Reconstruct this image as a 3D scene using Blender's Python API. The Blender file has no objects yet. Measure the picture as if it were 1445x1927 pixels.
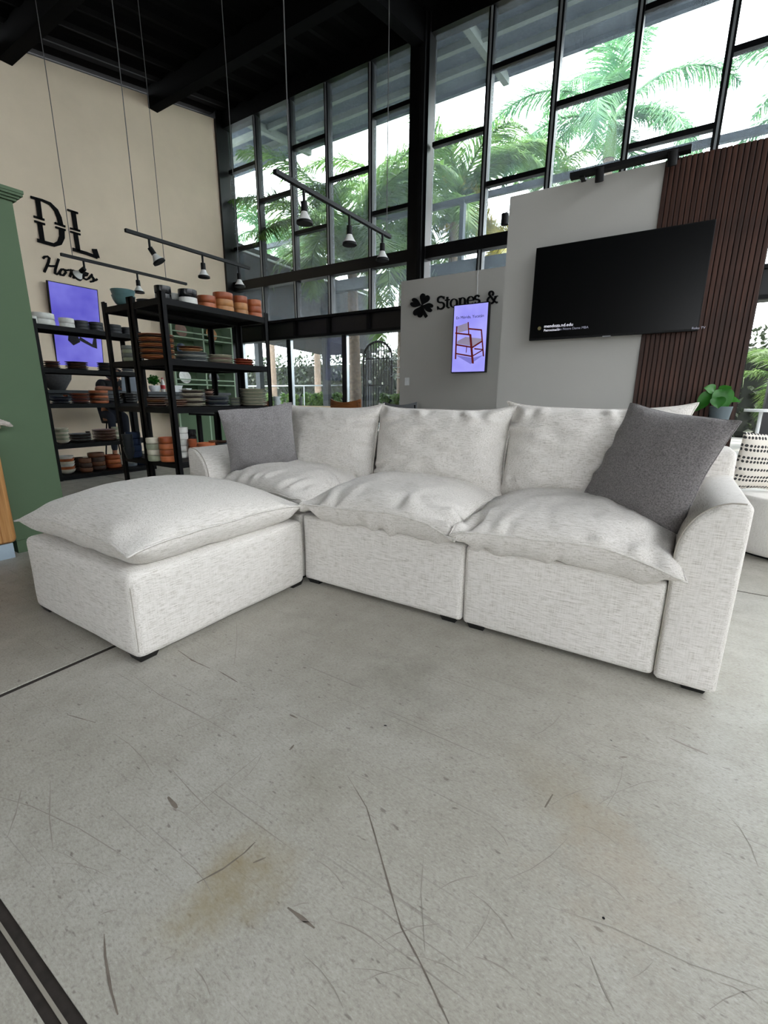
import bpy, bmesh, math, random
from mathutils import Vector, Matrix, noise, Euler

# ------------------------------------------------------------------ camera
S = bpy.context.scene
COL = S.collection
CX, CY, FPX, CH = 722.5, 963.5, 847.25, 1.1
YAW, PITCH, ROLL = [math.radians(a) for a in (-32.245, -14.184, 0.427)]
FW = Vector((math.sin(YAW)*math.cos(PITCH), math.cos(YAW)*math.cos(PITCH), math.sin(PITCH)))
_r = FW.cross(Vector((0, 0, 1))).normalized()
_u = _r.cross(FW)
RT = math.cos(ROLL)*_r + math.sin(ROLL)*_u
UP = -math.sin(ROLL)*_r + math.cos(ROLL)*_u
CAM = Vector((0, 0, CH))
cd = bpy.data.cameras.new('camera')
cam = bpy.data.objects.new('camera', cd)
COL.objects.link(cam)
cd.sensor_fit = 'HORIZONTAL'
cd.sensor_width = 36
cd.lens = FPX/1445*36
cd.clip_end = 300
cam.matrix_world = Matrix(((RT.x, UP.x, -FW.x, 0), (RT.y, UP.y, -FW.y, 0), (RT.z, UP.z, -FW.z, CH), (0, 0, 0, 1)))
S.camera = cam

# ------------------------------------------------------------------ light
W = bpy.data.worlds.new('world')
S.world = W
W.use_nodes = True
wn = W.node_tree.nodes['Background']
wn.inputs[0].default_value = (0.93, 0.965, 1.0, 1)
wn.inputs[1].default_value = 9.6
sl = bpy.data.lights.new('sun', 'SUN')
sl.energy = 9.0
sl.angle = math.radians(2)
sl.color = (1, 0.95, 0.86)
so = bpy.data.objects.new('sun', sl)
COL.objects.link(so)
so.location = (6, -6, 14)
so.rotation_euler = Vector((-0.30, 0.42, -1.0)).to_track_quat('-Z', 'Y').to_euler()
S.view_settings.view_transform = 'Standard'
S.view_settings.look = 'None'
S.view_settings.gamma = 1
S.view_settings.exposure = 0.16
S.view_settings.use_curve_mapping = False
S.cycles.use_denoising = True
S.cycles.max_bounces = 8
S.cycles.transparent_max_bounces = 16
S.cycles.sample_clamp_indirect = 8

# ------------------------------------------------------------------ pixel helpers (1445 x 1927 frame)
def ray(x, y): return FW + RT*((x-CX)/FPX) - UP*((y-CY)/FPX)
def onx(x, y, X): d = ray(x, y); return CAM + d*(X/d.x)
def ony(x, y, Y): d = ray(x, y); return CAM + d*(Y/d.y)
def onz(x, y, Z): d = ray(x, y); return CAM + d*((Z-CH)/d.z)

# ------------------------------------------------------------------ materials
def srgb(h):
    c = [int(h[i:i+2], 16)/255 for i in (0, 2, 4)]
    return tuple(v/12.92 if v <= 0.04045 else ((v+0.055)/1.055)**2.4 for v in c) + (1,)
MATS = {}
def nt(name):
    m = bpy.data.materials.new(name)
    m.use_nodes = True
    t = m.node_tree
    b = t.nodes['Principled BSDF']
    return m, t, b
def N(t, kind, **kw):
    n = t.nodes.new(kind)
    for k, v in kw.items():
        if k.startswith('i_'):
            key = k[2:]
            n.inputs[int(key) if key.isdigit() else key].default_value = v
        else:
            setattr(n, k, v)
    return n
def ramp(t, fac, stops):
    r = t.nodes.new('ShaderNodeValToRGB')
    el = r.color_ramp.elements
    while len(el) > 1: el.remove(el[-1])
    for i, (p, c) in enumerate(stops):
        e = el[0] if i == 0 else el.new(p)
        e.position = p
        e.color = c if len(c) == 4 else tuple(c)+(1,)
    t.links.new(fac, r.inputs[0])
    return r.outputs[0]
def mixc(t, fac, a, b, mode='MIX'):
    n = t.nodes.new('ShaderNodeMix'); n.data_type = 'RGBA'; n.blend_type = mode
    for sock, v in ((n.inputs[0], fac), (n.inputs[6], a), (n.inputs[7], b)):
        if hasattr(v, 'is_linked') or hasattr(v, 'links'): t.links.new(v, sock)
        else: sock.default_value = v
    return n.outputs[2]
def objco(t, scale=(1, 1, 1), rot=(0, 0, 0), out='Object'):
    c = t.nodes.new('ShaderNodeTexCoord')
    m = t.nodes.new('ShaderNodeMapping')
    m.inputs['Scale'].default_value = scale
    m.inputs['Rotation'].default_value = rot
    t.links.new(c.outputs[out], m.inputs[0])
    return m.outputs[0]
def noisef(t, co, scale, detail=3, rough=0.5):
    n = t.nodes.new('ShaderNodeTexNoise')
    n.inputs['Scale'].default_value = scale
    n.inputs['Detail'].default_value = detail
    n.inputs['Roughness'].default_value = rough
    t.links.new(co, n.inputs['Vector'])
    return n.outputs['Fac']
def bump(t, b, h, strength=0.2, dist=0.01):
    n = t.nodes.new('ShaderNodeBump')
    n.inputs['Strength'].default_value = strength
    n.inputs['Distance'].default_value = dist
    t.links.new(h, n.inputs['Height'])
    t.links.new(n.outputs[0], b.inputs['Normal'])
def mat(name, hexc, rough=0.6, metal=0.0, var=0.08, scale=8, bmp=0.0, spec=None, emit=None, es=1.0):
    if name in MATS: return MATS[name]
    m, t, b = nt(name)
    c = srgb(hexc)
    f = noisef(t, objco(t), scale, 4)
    lo = tuple(v*(1-var) for v in c[:3]); hi = tuple(min(1, v*(1+var)) for v in c[:3])
    t.links.new(ramp(t, f, [(0.3, lo), (0.7, hi)]), b.inputs['Base Color'])
    b.inputs['Roughness'].default_value = rough
    b.inputs['Metallic'].default_value = metal
    if spec is not None: b.inputs['Specular IOR Level'].default_value = spec
    if bmp: bump(t, b, f, bmp, 0.005)
    if emit:
        b.inputs['Emission Color'].default_value = srgb(emit)
        b.inputs['Emission Strength'].default_value = es
    MATS[name] = m
    return m

def linen(name, light, mid, dark):
    """woven slub linen: streaks run along x, or along y on faces that look along x"""
    m, t, b = nt(name)
    tc = t.nodes.new('ShaderNodeTexCoord')
    def st(scale):
        mp = t.nodes.new('ShaderNodeMapping'); mp.inputs['Scale'].default_value = scale
        t.links.new(tc.outputs['Object'], mp.inputs[0]); return mp.outputs[0]
    a = noisef(t, st((12, 230, 230)), 1.8, 4, 0.6)
    c = noisef(t, st((230, 12, 230)), 1.8, 4, 0.6)
    v = noisef(t, st((260, 260, 22)), 1.0, 2, 0.5)
    sx = t.nodes.new('ShaderNodeSeparateXYZ'); t.links.new(tc.outputs['Normal'], sx.inputs[0])
    ab = N(t, 'ShaderNodeMath', operation='ABSOLUTE'); t.links.new(sx.outputs[0], ab.inputs[0])
    gt = N(t, 'ShaderNodeMath', operation='GREATER_THAN'); gt.inputs[1].default_value = 0.6; t.links.new(ab.outputs[0], gt.inputs[0])
    mx = t.nodes.new('ShaderNodeMix'); t.links.new(gt.outputs[0], mx.inputs[0]); t.links.new(a, mx.inputs[2]); t.links.new(c, mx.inputs[3])
    ad = N(t, 'ShaderNodeMath', operation='MULTIPLY_ADD'); t.links.new(v, ad.inputs[0]); ad.inputs[1].default_value = 0.30; t.links.new(mx.outputs[0], ad.inputs[2])
    col = ramp(t, ad.outputs[0], [(0.46, srgb(dark)), (0.60, srgb(mid)), (0.75, srgb(light))])
    t.links.new(col, b.inputs['Base Color'])
    b.inputs['Roughness'].default_value = 0.95
    b.inputs['Specular IOR Level'].default_value = 0.15
    b.inputs['Sheen Weight'].default_value = 0.15
    bump(t, b, ad.outputs[0], 0.35, 0.004)
    MATS[name] = m
    return m
M_LINEN = linen('linen', 'dfdbd6', 'd0ccc5', 'aea89f')

def felt(name, a, b_):
    m, t, b = nt(name)
    f = noisef(t, objco(t), 170, 3, 0.75)
    g = noisef(t, objco(t), 22, 2)
    c = ramp(t, f, [(0.32, srgb(a)), (0.68, srgb(b_))])
    c2 = mixc(t, g, c, (0.5, 0.5, 0.5, 1), 'OVERLAY')
    t.links.new(c, b.inputs['Base Color'])
    b.inputs['Roughness'].default_value = 0.95
    b.inputs['Specular IOR Level'].default_value = 0.15
    b.inputs['Sheen Weight'].default_value = 0.25
    bump(t, b, f, 0.5, 0.004)
    MATS[name] = m
    return m
M_GREY = felt('grey_felt', '565353', '8b8786')
M_GREYL = felt('grey_felt_soft', '6a6869', '9a9798')

def concrete():
    m, t, b = nt('polished_concrete')
    co = objco(t)
    n1 = noisef(t, co, 0.9, 5, 0.6)
    n2 = noisef(t, co, 7, 6, 0.65)
    n3 = noisef(t, co, 60, 4, 0.7)
    c = ramp(t, n1, [(0.30, srgb('a39f94')), (0.5, srgb('aaa79d')), (0.72, srgb('b3b1a9'))])
    c = mixc(t, ramp(t, n2, [(0.36, (0, 0, 0)), (0.70, (0.55, 0.55, 0.55))]), c, srgb('8f8a7f'))
    n5 = noisef(t, objco(t, (1, 2.2, 1), (0, 0, 0.5)), 85, 5, 0.75)
    c = mixc(t, ramp(t, n5, [(0.50, (0, 0, 0)), (0.70, (0.75, 0.75, 0.75))]), c, srgb('857f75'))
    c = mixc(t, ramp(t, n5, [(0.28, (0.5, 0.5, 0.5)), (0.46, (0, 0, 0))]), c, srgb('c9c8c3'))
    c = mixc(t, ramp(t, n3, [(0.55, (0, 0, 0)), (0.72, (0.55, 0.55, 0.55))]), c, srgb('767068'))
    # small dark flecks that sit in long drifts
    nf = noisef(t, objco(t, (26, 70, 1), (0, 0, 0.5)), 1.0, 2, 0.5)
    c = mixc(t, ramp(t, nf, [(0.67, (0, 0, 0)), (0.74, (0.6, 0.6, 0.6))]), c, srgb('5d564e'))
    # hairline scratches in three directions
    for k, (ang, sc) in enumerate(((0.35, 130), (1.25, 150), (2.3, 140), (-0.4, 120))):
        s = noisef(t, objco(t, (1.3, sc, 1), (0, 0, ang)), 1.0, 1, 0.4)
        g = noisef(t, objco(t, (1, 1, 1), (0, 0, k)), 1.7, 2)
        f = N(t, 'ShaderNodeMath', operation='MULTIPLY')
        t.links.new(ramp(t, s, [(0.70, (0, 0, 0)), (0.75, (0.6, 0.6, 0.6))]), f.inputs[0])
        t.links.new(ramp(t, g, [(0.45, (0, 0, 0)), (0.6, (1, 1, 1))]), f.inputs[1])
        c = mixc(t, f.outputs[0], c, srgb('77716a'))
    # stains with their own shapes: rusty, dark and faint tan
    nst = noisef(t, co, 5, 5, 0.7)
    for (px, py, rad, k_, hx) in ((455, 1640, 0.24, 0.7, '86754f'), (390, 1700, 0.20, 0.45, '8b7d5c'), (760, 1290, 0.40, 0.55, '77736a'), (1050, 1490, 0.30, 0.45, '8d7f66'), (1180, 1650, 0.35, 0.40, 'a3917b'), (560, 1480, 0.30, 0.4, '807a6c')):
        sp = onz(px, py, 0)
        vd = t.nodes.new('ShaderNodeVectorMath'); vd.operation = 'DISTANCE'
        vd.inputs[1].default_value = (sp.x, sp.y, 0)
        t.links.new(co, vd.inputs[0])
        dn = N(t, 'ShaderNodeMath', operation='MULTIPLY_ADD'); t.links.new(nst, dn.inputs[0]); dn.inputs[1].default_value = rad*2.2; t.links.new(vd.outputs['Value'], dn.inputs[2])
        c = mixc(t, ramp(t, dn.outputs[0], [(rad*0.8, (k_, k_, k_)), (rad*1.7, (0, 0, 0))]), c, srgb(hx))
    t.links.new(c, b.inputs['Base Color'])
    t.links.new(ramp(t, n2, [(0.3, (0.34, 0.34, 0.34)), (0.7, (0.55, 0.55, 0.55))]), b.inputs['Roughness'])
    b.inputs['Specular IOR Level'].default_value = 0.4
    bump(t, b, n3, 0.06, 0.002)
    return m
M_FLOOR = concrete()

def plaster(name, hexc, var=0.05, rough=0.9):
    m, t, b = nt(name)
    c = srgb(hexc)
    a = noisef(t, objco(t), 0.7, 5, 0.6)
    d = noisef(t, objco(t), 30, 4, 0.6)
    lo = tuple(v*(1-var*2) for v in c[:3]); hi = tuple(min(1, v*(1+var)) for v in c[:3])
    t.links.new(ramp(t, a, [(0.3, lo), (0.7, hi)]), b.inputs['Base Color'])
    b.inputs['Roughness'].default_value = rough
    b.inputs['Specular IOR Level'].default_value = 0.2
    bump(t, b, d, 0.15, 0.004)
    MATS[name] = m
    return m
M_BEIGE = plaster('beige_plaster', 'ead9c2')
M_WHITE = plaster('white_plaster', 'b2b1ad', 0.02)
M_CEIL = mat('black_ceiling', '060607', 0.95, var=0.2, spec=0.05)
M_BLACK = mat('black_steel', '07080a', 0.6, 0.0, var=0.15, spec=0.2)
M_FRAME = mat('window_black', '090a0d', 0.38, 0.3, var=0.1)
M_BLKP = mat('black_plastic', '08090b', 0.6, spec=0.25)
M_SIGN = mat('black_acrylic', '08090b', 0.8, spec=0.15)
M_GREEN = plaster('green_paint', '566a52', 0.04, 0.7)
M_SAGE = plaster('sage_paint', '93a890', 0.03, 0.7)
M_ALU = mat('bare_aluminium', 'aab0b4', 0.35, 0.6)
M_GREYC = mat('grey_concrete', '55585b', 0.85, var=0.12, bmp=0.1)
M_DGREY = mat('dark_grey_render', '2c2f32', 0.85, var=0.1)
M_WTRIM = mat('white_trim', 'dfe3e4', 0.6)

def wood(name, a, b_, c_, axis=2):
    m, t, b = nt(name)
    sc = [22, 22, 22]; sc[axis] = 1.2
    f = noisef(t, objco(t, tuple(sc)), 2.2, 5, 0.6)
    oi = t.nodes.new('ShaderNodeObjectInfo')
    col = ramp(t, f, [(0.3, srgb(a)), (0.5, srgb(b_)), (0.7, srgb(c_))])
    hv = t.nodes.new('ShaderNodeHueSaturation')
    mr = N(t, 'ShaderNodeMapRange'); mr.inputs[3].default_value = 0.75; mr.inputs[4].default_value = 1.25
    t.links.new(oi.outputs['Random'], mr.inputs[0]); t.links.new(mr.outputs[0], hv.inputs['Value'])
    t.links.new(col, hv.inputs['Color']); t.links.new(hv.outputs[0], b.inputs['Base Color'])
    b.inputs['Roughness'].default_value = 0.5
    b.inputs['Specular IOR Level'].default_value = 0.25
    bump(t, b, f, 0.1, 0.002)
    MATS[name] = m
    return m
M_WALNUT = wood('walnut', '23140e', '38221a', '4b3026')
M_OAK = wood('oak', '8a5f36', 'a87a4a', 'b98c5a')
M_TEAK = wood('teak', '5a3419', '7a4a26', '8d5a33', 0)
M_LWOOD = wood('light_wood', 'b39468', 'c9ab80', 'd8bf98', 0)

def glass(name, dirt=0.05):
    m, t, b = nt(name)
    t.nodes.remove(b)
    o = t.nodes['Material Output']
    tr = N(t, 'ShaderNodeBsdfTransparent'); tr.inputs[0].default_value = (0.93, 0.965, 0.97, 1)
    gl = N(t, 'ShaderNodeBsdfGlossy'); gl.inputs['Roughness'].default_value = 0.02
    lw = N(t, 'ShaderNodeLayerWeight')
    pw = N(t, 'ShaderNodeMath', operation='POWER'); pw.inputs[1].default_value = 5; t.links.new(lw.outputs['Facing'], pw.inputs[0])
    fr = N(t, 'ShaderNodeMath', operation='MULTIPLY_ADD'); fr.inputs[1].default_value = 0.6; fr.inputs[2].default_value = 0.03; t.links.new(pw.outputs[0], fr.inputs[0])
    mx = t.nodes.new('ShaderNodeMixShader')
    t.links.new(fr.outputs[0], mx.inputs[0]); t.links.new(tr.outputs[0], mx.inputs[1]); t.links.new(gl.outputs[0], mx.inputs[2])
    tl = N(t, 'ShaderNodeBsdfTranslucent'); tl.inputs[0].default_value = (0.75, 0.86, 1.0, 1)
    f = noisef(t, objco(t, (6, 6, 1.2)), 1.0, 5, 0.65)
    d = N(t, 'ShaderNodeMath', operation='MULTIPLY'); d.inputs[1].default_value = dirt*2; t.links.new(f, d.inputs[0])
    m2 = t.nodes.new('ShaderNodeMixShader')
    t.links.new(d.outputs[0], m2.inputs[0]); t.links.new(mx.outputs[0], m2.inputs[1]); t.links.new(tl.outputs[0], m2.inputs[2])
    t.links.new(m2.outputs[0], o.inputs[0])
    MATS[name] = m
    return m
M_GLASS = glass('dusty_window_glass', 0.030)
M_GLASS2 = glass('door_glass', 0.006)

def leafm(name, a, b_, trans=0.45):
    m, t, b = nt(name)
    o = t.nodes['Material Output']
    f = noisef(t, objco(t), 3.0, 3)
    oi = t.nodes.new('ShaderNodeObjectInfo')
    col = ramp(t, f, [(0.3, srgb(a)), (0.7, srgb(b_))])
    t.links.new(col, b.inputs['Base Color'])
    b.inputs['Roughness'].default_value = 0.45
    tl = N(t, 'ShaderNodeBsdfTranslucent'); t.links.new(col, tl.inputs[0])
    mx = t.nodes.new('ShaderNodeMixShader'); mx.inputs[0].default_value = trans
    t.links.new(b.outputs[0], mx.inputs[1]); t.links.new(tl.outputs[0], mx.inputs[2]); t.links.new(mx.outputs[0], o.inputs[0])
    MATS[name] = m
    return m
M_PALM = leafm('palm_leaf', '3b5f30', '6d8f42')
M_PALM2 = leafm('palm_leaf_blue', '3a6a4e', '6d9a62')
M_YEL = leafm('yellow_leaf', '8f8828', 'b5a63a')
M_HEDGE = leafm('hedge_leaf', '20281c', '3a4430', 0.3)
M_VINE = leafm('vine_leaf', '3a5a2a', '6f8a48')
M_PLANT = leafm('glossy_leaf', '1c5216', '3d8a28', 0.3)
M_DRY = leafm('dry_leaf', 'a08a70', 'c7b296', 0.3)
M_TRUNK = mat('palm_trunk', '6a5c50', 0.9, var=0.35, scale=14, bmp=0.5)
M_CROWN = mat('palm_crownshaft', '4a6a34', 0.6, var=0.15)

# ------------------------------------------------------------------ geometry helpers
class MB:
    def __init__(s): s.v = []; s.f = []
    def add(s, vs, fs):
        o = len(s.v); s.v += [Vector(v) for v in vs]; s.f += [tuple(i+o for i in f) for f in fs]; return s
    def box(s, x0, y0, z0, x1, y1, z1, M=None):
        vs = [(x, y, z) for z in (z0, z1) for y in (y0, y1) for x in (x0, x1)]
        if M is not None: vs = [M @ Vector(v) for v in vs]
        return s.add(vs, [(0, 2, 3, 1), (4, 5, 7, 6), (0, 1, 5, 4), (2, 6, 7, 3), (0, 4, 6, 2), (1, 3, 7, 5)])
    def rbox(s, x0, y0, z0, x1, y1, z1, r=0.01, seg=3, M=None):
        bm = bmesh.new()
        bmesh.ops.create_cube(bm, size=1)
        for v in bm.verts:
            v.co = Vector(((x0+x1)/2+v.co.x*(x1-x0), (y0+y1)/2+v.co.y*(y1-y0), (z0+z1)/2+v.co.z*(z1-z0)))
        bmesh.ops.bevel(bm, geom=list(bm.edges), offset=r, segments=seg, profile=0.5, affect='EDGES')
        vs = [v.co.copy() if M is None else M @ v.co for v in bm.verts]
        bm.verts.index_update()
        fs = [[v.index for v in f.verts] for f in bm.faces]
        bm.free()
        return s.add(vs, fs)
    def tube(s, pts, r, n=8, closed=False, caps=True):
        pts = [Vector(p) for p in pts]
        rs = r if isinstance(r, (list, tuple)) else [r]*len(pts)
        L = len(pts); vs = []; fs = []
        prev = None
        for i, p in enumerate(pts):
            a = pts[(i-1) % L] if (i or closed) else p
            b = pts[(i+1) % L] if (i < L-1 or closed) else p
            d = (b-a)
            d = d.normalized() if d.length > 1e-9 else Vector((0, 0, 1))
            if prev is None:
                up = Vector((0, 0, 1)) if abs(d.z) < 0.9 else Vector((1, 0, 0))
                e1 = d.cross(up).normalized()
            else:
                e1 = (prev - d*prev.dot(d)).normalized()
            prev = e1
            e2 = d.cross(e1)
            for k in range(n):
                th = 2*math.pi*k/n
                vs.append(p + e1*(math.cos(th)*rs[i]) + e2*(math.sin(th)*rs[i]))
        m = L if closed else L-1
        for i in range(m):
            for k in range(n):
                a = i*n+k; b = i*n+(k+1) % n; c = ((i+1) % L)*n+(k+1) % n; d = ((i+1) % L)*n+k
                fs.append((a, b, c, d))
        if caps and not closed:
            fs.append(tuple(range(n))[::-1]); fs.append(tuple((L-1)*n+k for k in range(n)))
        return s.add(vs, fs)
    def lathe(s, prof, n=24, loc=(0, 0, 0), M=None):
        loc = Vector(loc); vs = []; fs = []
        for (r, z) in prof:
            for k in range(n):
                a = 2*math.pi*k/n
                v = Vector((r*math.cos(a), r*math.sin(a), z))
                if M is not None: v = M @ v
                vs.append(v+loc)
        for i in range(len(prof)-1):
            for k in range(n):
                fs.append((i*n+k, i*n+(k+1) % n, (i+1)*n+(k+1) % n, (i+1)*n+k))
        if prof[0][0] > 1e-6: fs.append(tuple(range(n))[::-1])
        if prof[-1][0] > 1e-6: fs.append(tuple((len(prof)-1)*n+k for k in range(n)))
        return s.add(vs, fs)
    def prism(s, poly, ax0, ax1):
        """poly: list of Vector points in a plane, extruded from +ax0 to +ax1 (vectors)"""
        n = len(poly); ax0 = Vector(ax0); ax1 = Vector(ax1)
        vs = [Vector(p)+ax0 for p in poly]+[Vector(p)+ax1 for p in poly]
        fs = [tuple(range(n)), tuple(range(2*n-1, n-1, -1))]
        fs += [(i, i+n, (i+1) % n+n, (i+1) % n) for i in range(n)]
        return s.add(vs, fs)
    def mesh(s, name, off=(0, 0, 0), smooth=False, angle=None):
        off = Vector(off)
        me = bpy.data.meshes.new(name)
        me.from_pydata([tuple(v-off) for v in s.v], [], s.f)
        bm = bmesh.new(); bm.from_mesh(me)
        bmesh.ops.recalc_face_normals(bm, faces=bm.faces)
        bm.to_mesh(me); bm.free()
        if smooth:
            for p in me.polygons: p.use_smooth = True
            if angle is not None: me.set_sharp_from_angle(angle=math.radians(angle))
        me.update()
        return me

def link(name, me, m, parent=None, loc=(0, 0, 0)):
    o = bpy.data.objects.new(name, me)
    COL.objects.link(o)
    if me is not None and m is not None and not me.materials: me.materials.append(m)
    if parent is not None: o.parent = parent
    o.location = loc
    return o
def thing(name, label, cat, loc=(0, 0, 0), group=None):
    o = bpy.data.objects.new(name, None)
    COL.objects.link(o)
    o.empty_display_size = 0.1
    o.location = loc
    tag(o, label, cat, group)
    return o
def tag(o, label, cat, group=None, kind=None):
    if label: o['label'] = label
    if cat: o['category'] = cat
    if group: o['group'] = group
    if kind: o['kind'] = kind
    return o
def root_loc(o):
    l = Vector((0, 0, 0))
    while o is not None:
        l += o.location; o = o.parent
    return l
def part(parent, name, mb, m, smooth=False, angle=40, label=None):
    """mesh built in world coordinates, hung under its thing"""
    o = link(name, mb.mesh(name, root_loc(parent), smooth, angle if smooth else None), m, parent)
    if label: o['label'] = label
    return o
def single(name, mb, m, label, cat, loc=(0, 0, 0), smooth=False, group=None, angle=40):
    o = link(name, mb.mesh(name, loc, smooth, angle if smooth else None), m, None, loc)
    return tag(o, label, cat, group)
def struct(name, mb, m, parent=None, smooth=False):
    o = link(name, mb.mesh(name, root_loc(parent) if parent else (0, 0, 0), smooth, 40 if smooth else None), m, parent)
    if parent is None: o['kind'] = 'structure'
    return o
def sroot(name):
    o = bpy.data.objects.new(name, None); COL.objects.link(o); o['kind'] = 'structure'; return o
def rep(parent, name, me, m, loc, rot=None, scale=None):
    o = link(name, me, m, parent, loc)
    if rot: o.rotation_euler = rot
    if scale: o.scale = scale
    return o

def text_mesh(body, size, mirror=False):
    cu = bpy.data.curves.new('t', 'FONT')
    cu.body = body; cu.size = size; cu.extrude = 0.0012; cu.resolution_u = 3
    ob = bpy.data.objects.new('t', cu); COL.objects.link(ob)
    dg = bpy.context.evaluated_depsgraph_get(); dg.update()
    me = bpy.data.meshes.new_from_object(ob.evaluated_get(dg))
    bpy.data.objects.remove(ob)
    if mirror:
        for v in me.vertices: v.co.x = -v.co.x
        me.flip_normals()
    return me

# ================================================================== SETTING
# ---- floor of concrete slabs with recessed joints
fl = struct('floor', MB().box(-13, -8, -0.10, 4.6, 8.3, -0.004), mat('joint_filler', '2a2420', 0.9, var=0.3, scale=40))
xl = [-13, -8.15, -5.08, -2.01, 1.06, 4.6]
yl = [-8, -2.90, 0.172, 3.24, 6.31, 8.3]
jw = {0.172: 0.021}
for i in range(len(xl)-1):
    for j in range(len(yl)-1):
        a = [xl[i]+0.014, yl[j]+jw.get(yl[j], 0.009), xl[i+1]-0.014, yl[j+1]-jw.get(yl[j+1], 0.009)]
        struct('floor_slab', MB().box(a[0], a[1], -0.018, a[2], a[3], 0.0), M_FLOOR, fl)
struct('joint_strip', MB().box(-2.0, 0.168, -0.018, 1.05, 0.174, -0.001), mat('joint_strip_grey', '8b857b', 0.8), fl)
# scratches worn into the slabs: thin flat marks traced on the floor
M_SCR = mat('scratch_brown', '6e655c', 0.7, var=0.25, scale=30)
M_SCR2 = mat('scratch_faint', '8d877e', 0.7, var=0.15, scale=30)
def scratch(px, w, m):
    pts = [onz(x, y, 0.0) for x, y in px]
    # resample
    P = []
    for i in range(len(pts)-1):
        for k in range(4): P.append(pts[i].lerp(pts[i+1], k/4))
    P.append(pts[-1])
    vs = []; fs = []
    for i, p in enumerate(P):
        d = (P[min(i+1, len(P)-1)]-P[max(i-1, 0)]).normalized()
        n = Vector((-d.y, d.x, 0))
        ww = w*(0.35+0.65*min(1, 3*min(i, len(P)-1-i)/len(P)+0.1))*(0.7+0.6*noise.noise(p*30))
        vs += [p+n*ww+Vector((0, 0, 0.0006)), p-n*ww+Vector((0, 0, 0.0006))]
        if i: fs.append((2*i-2, 2*i-1, 2*i+1, 2*i))
    struct('scratch', MB().add(vs, fs), m, fl)
for px, w, m in [
    ([(655, 1462), (690, 1520), (705, 1570), (730, 1660), (755, 1745), (790, 1810), (835, 1905), (845, 1927)], 0.0022, M_SCR),
    ([(196, 1758), (198, 1800), (208, 1860), (222, 1910)], 0.0034, M_SCR),
    ([(541, 1708), (568, 1728), (592, 1747)], 0.0060, M_SCR),
    ([(316, 1500), (324, 1510), (333, 1521)], 0.0075, M_SCR),
    ([(370, 1662), (420, 1635), (460, 1605), (480, 1585)], 0.0030, M_SCR),
    ([(476, 1624), (500, 1614)], 0.004, M_SCR),
    ([(0, 1500), (60, 1518), (150, 1560), (255, 1625)], 0.0016, M_SCR2),
    ([(40, 1486), (30, 1530), (14, 1575)], 0.0020, M_SCR2),
    ([(330, 1355), (345, 1375), (460, 1325), (445, 1350)], 0.0012, M_SCR2),
    ([(255, 1275), (300, 1308), (390, 1355), (440, 1385)], 0.0020, M_SCR2),
    ([(126, 1345), (180, 1360)], 0.0025, M_SCR),
    ([(410, 1262), (432, 1275), (447, 1284)], 0.0035, M_SCR),
    ([(335, 1224), (362, 1243), (395, 1258)], 0.0035, M_SCR),
    ([(495, 1415), (440, 1460), (390, 1500), (350, 1535)], 0.0015, M_SCR2),
    ([(316, 1440), (360, 1490), (400, 1530)], 0.0018, M_SCR2),
    ([(445, 1170), (446, 1200), (441, 1250)], 0.0018, M_SCR2),
    ([(95, 1470), (93, 1540), (100, 1600)], 0.0018, M_SCR2),
    ([(1258, 1388), (1290, 1403), (1332, 1420)], 0.005, M_SCR2),
    ([(1165, 1425), (1180, 1425)], 0.004, M_SCR),
    ([(1040, 1495), (1025, 1520)], 0.004, M_SCR),
    ([(1110, 1800), (1135, 1860), (1155, 1900)], 0.0022, M_SCR2),
    ([(797, 1610), (792, 1680), (800, 1790)], 0.0014, M_SCR2),
    ([(1030, 1705), (1150, 1745), (1300, 1815), (1445, 1865)], 0.0012, M_SCR2),
    ([(545, 1345), (560, 1352)], 0.005, M_SCR), ([(545, 1412), (553, 1402)], 0.004, M_SCR),
    ([(722, 1365), (728, 1366)], 0.004, M_BLKP), ([(1133, 1726), (1138, 1730)], 0.004, M_BLKP), ([(1148, 1392), (1152, 1395)], 0.003, M_BLKP),
]:
    scratch(px, w, m)

rs_ = random.Random(77)
for _ in range(46):
    x0, y0 = rs_.uniform(20, 1400), rs_.uniform(1330, 1900)
    a_ = rs_.choice((0.5, -0.45, 1.9, 0.25))+rs_.uniform(-.35, .35); L_ = rs_.uniform(15, 150)
    pts_ = [(x0+math.cos(a_+.1*k)*L_*k/3, y0+math.sin(a_+.1*k)*L_*k/3) for k in range(4)]
    if max(p[1] for p in pts_) < 1920 and min(p[1] for p in pts_) > 1320: scratch(pts_, rs_.uniform(.0008, .0018), M_SCR2)

# ---- left wall, sloping black roof deck with beams
XW, YW = -9.30, 8.0
def roofz(y): return 6.93+0.19*(y-7.73)
wl = MB()
wl.add([(XW, -8, 0), (XW, 7.73, 0), (XW, 7.73, roofz(7.73)), (XW, -8, roofz(-8)),
        (XW-.2, -8, 0), (XW-.2, 7.73, 0), (XW-.2, 7.73, roofz(7.73)), (XW-.2, -8, roofz(-8))],
       [(0, 1, 2, 3), (7, 6, 5, 4), (0, 4, 5, 1), (1, 5, 6, 2), (2, 6, 7, 3), (3, 7, 4, 0)])
struct('wall_left', wl, M_BEIGE)
ce = MB(); n = 110
vs = []; fs = []
for i in range(n+1):                       # corrugated deck, ribs run up the slope
    x = -9.7+i*(14.2/n)
    dz = 0.045 if (i % 4) in (0, 1) else 0.0
    vs += [(x, -8, roofz(-8)+.10+dz), (x, 8.1, roofz(8.1)+.10+dz), (x, -8, roofz(-8)+.25), (x, 8.1, roofz(8.1)+.25)]
    if i:
        a = 4*i-4; b = 4*i
        fs += [(a, b, b+1, a+1), (a+2, a+3, b+3, b+2)]
ce.add(vs, fs)
ceil = struct('ceiling', ce, M_CEIL)
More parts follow.
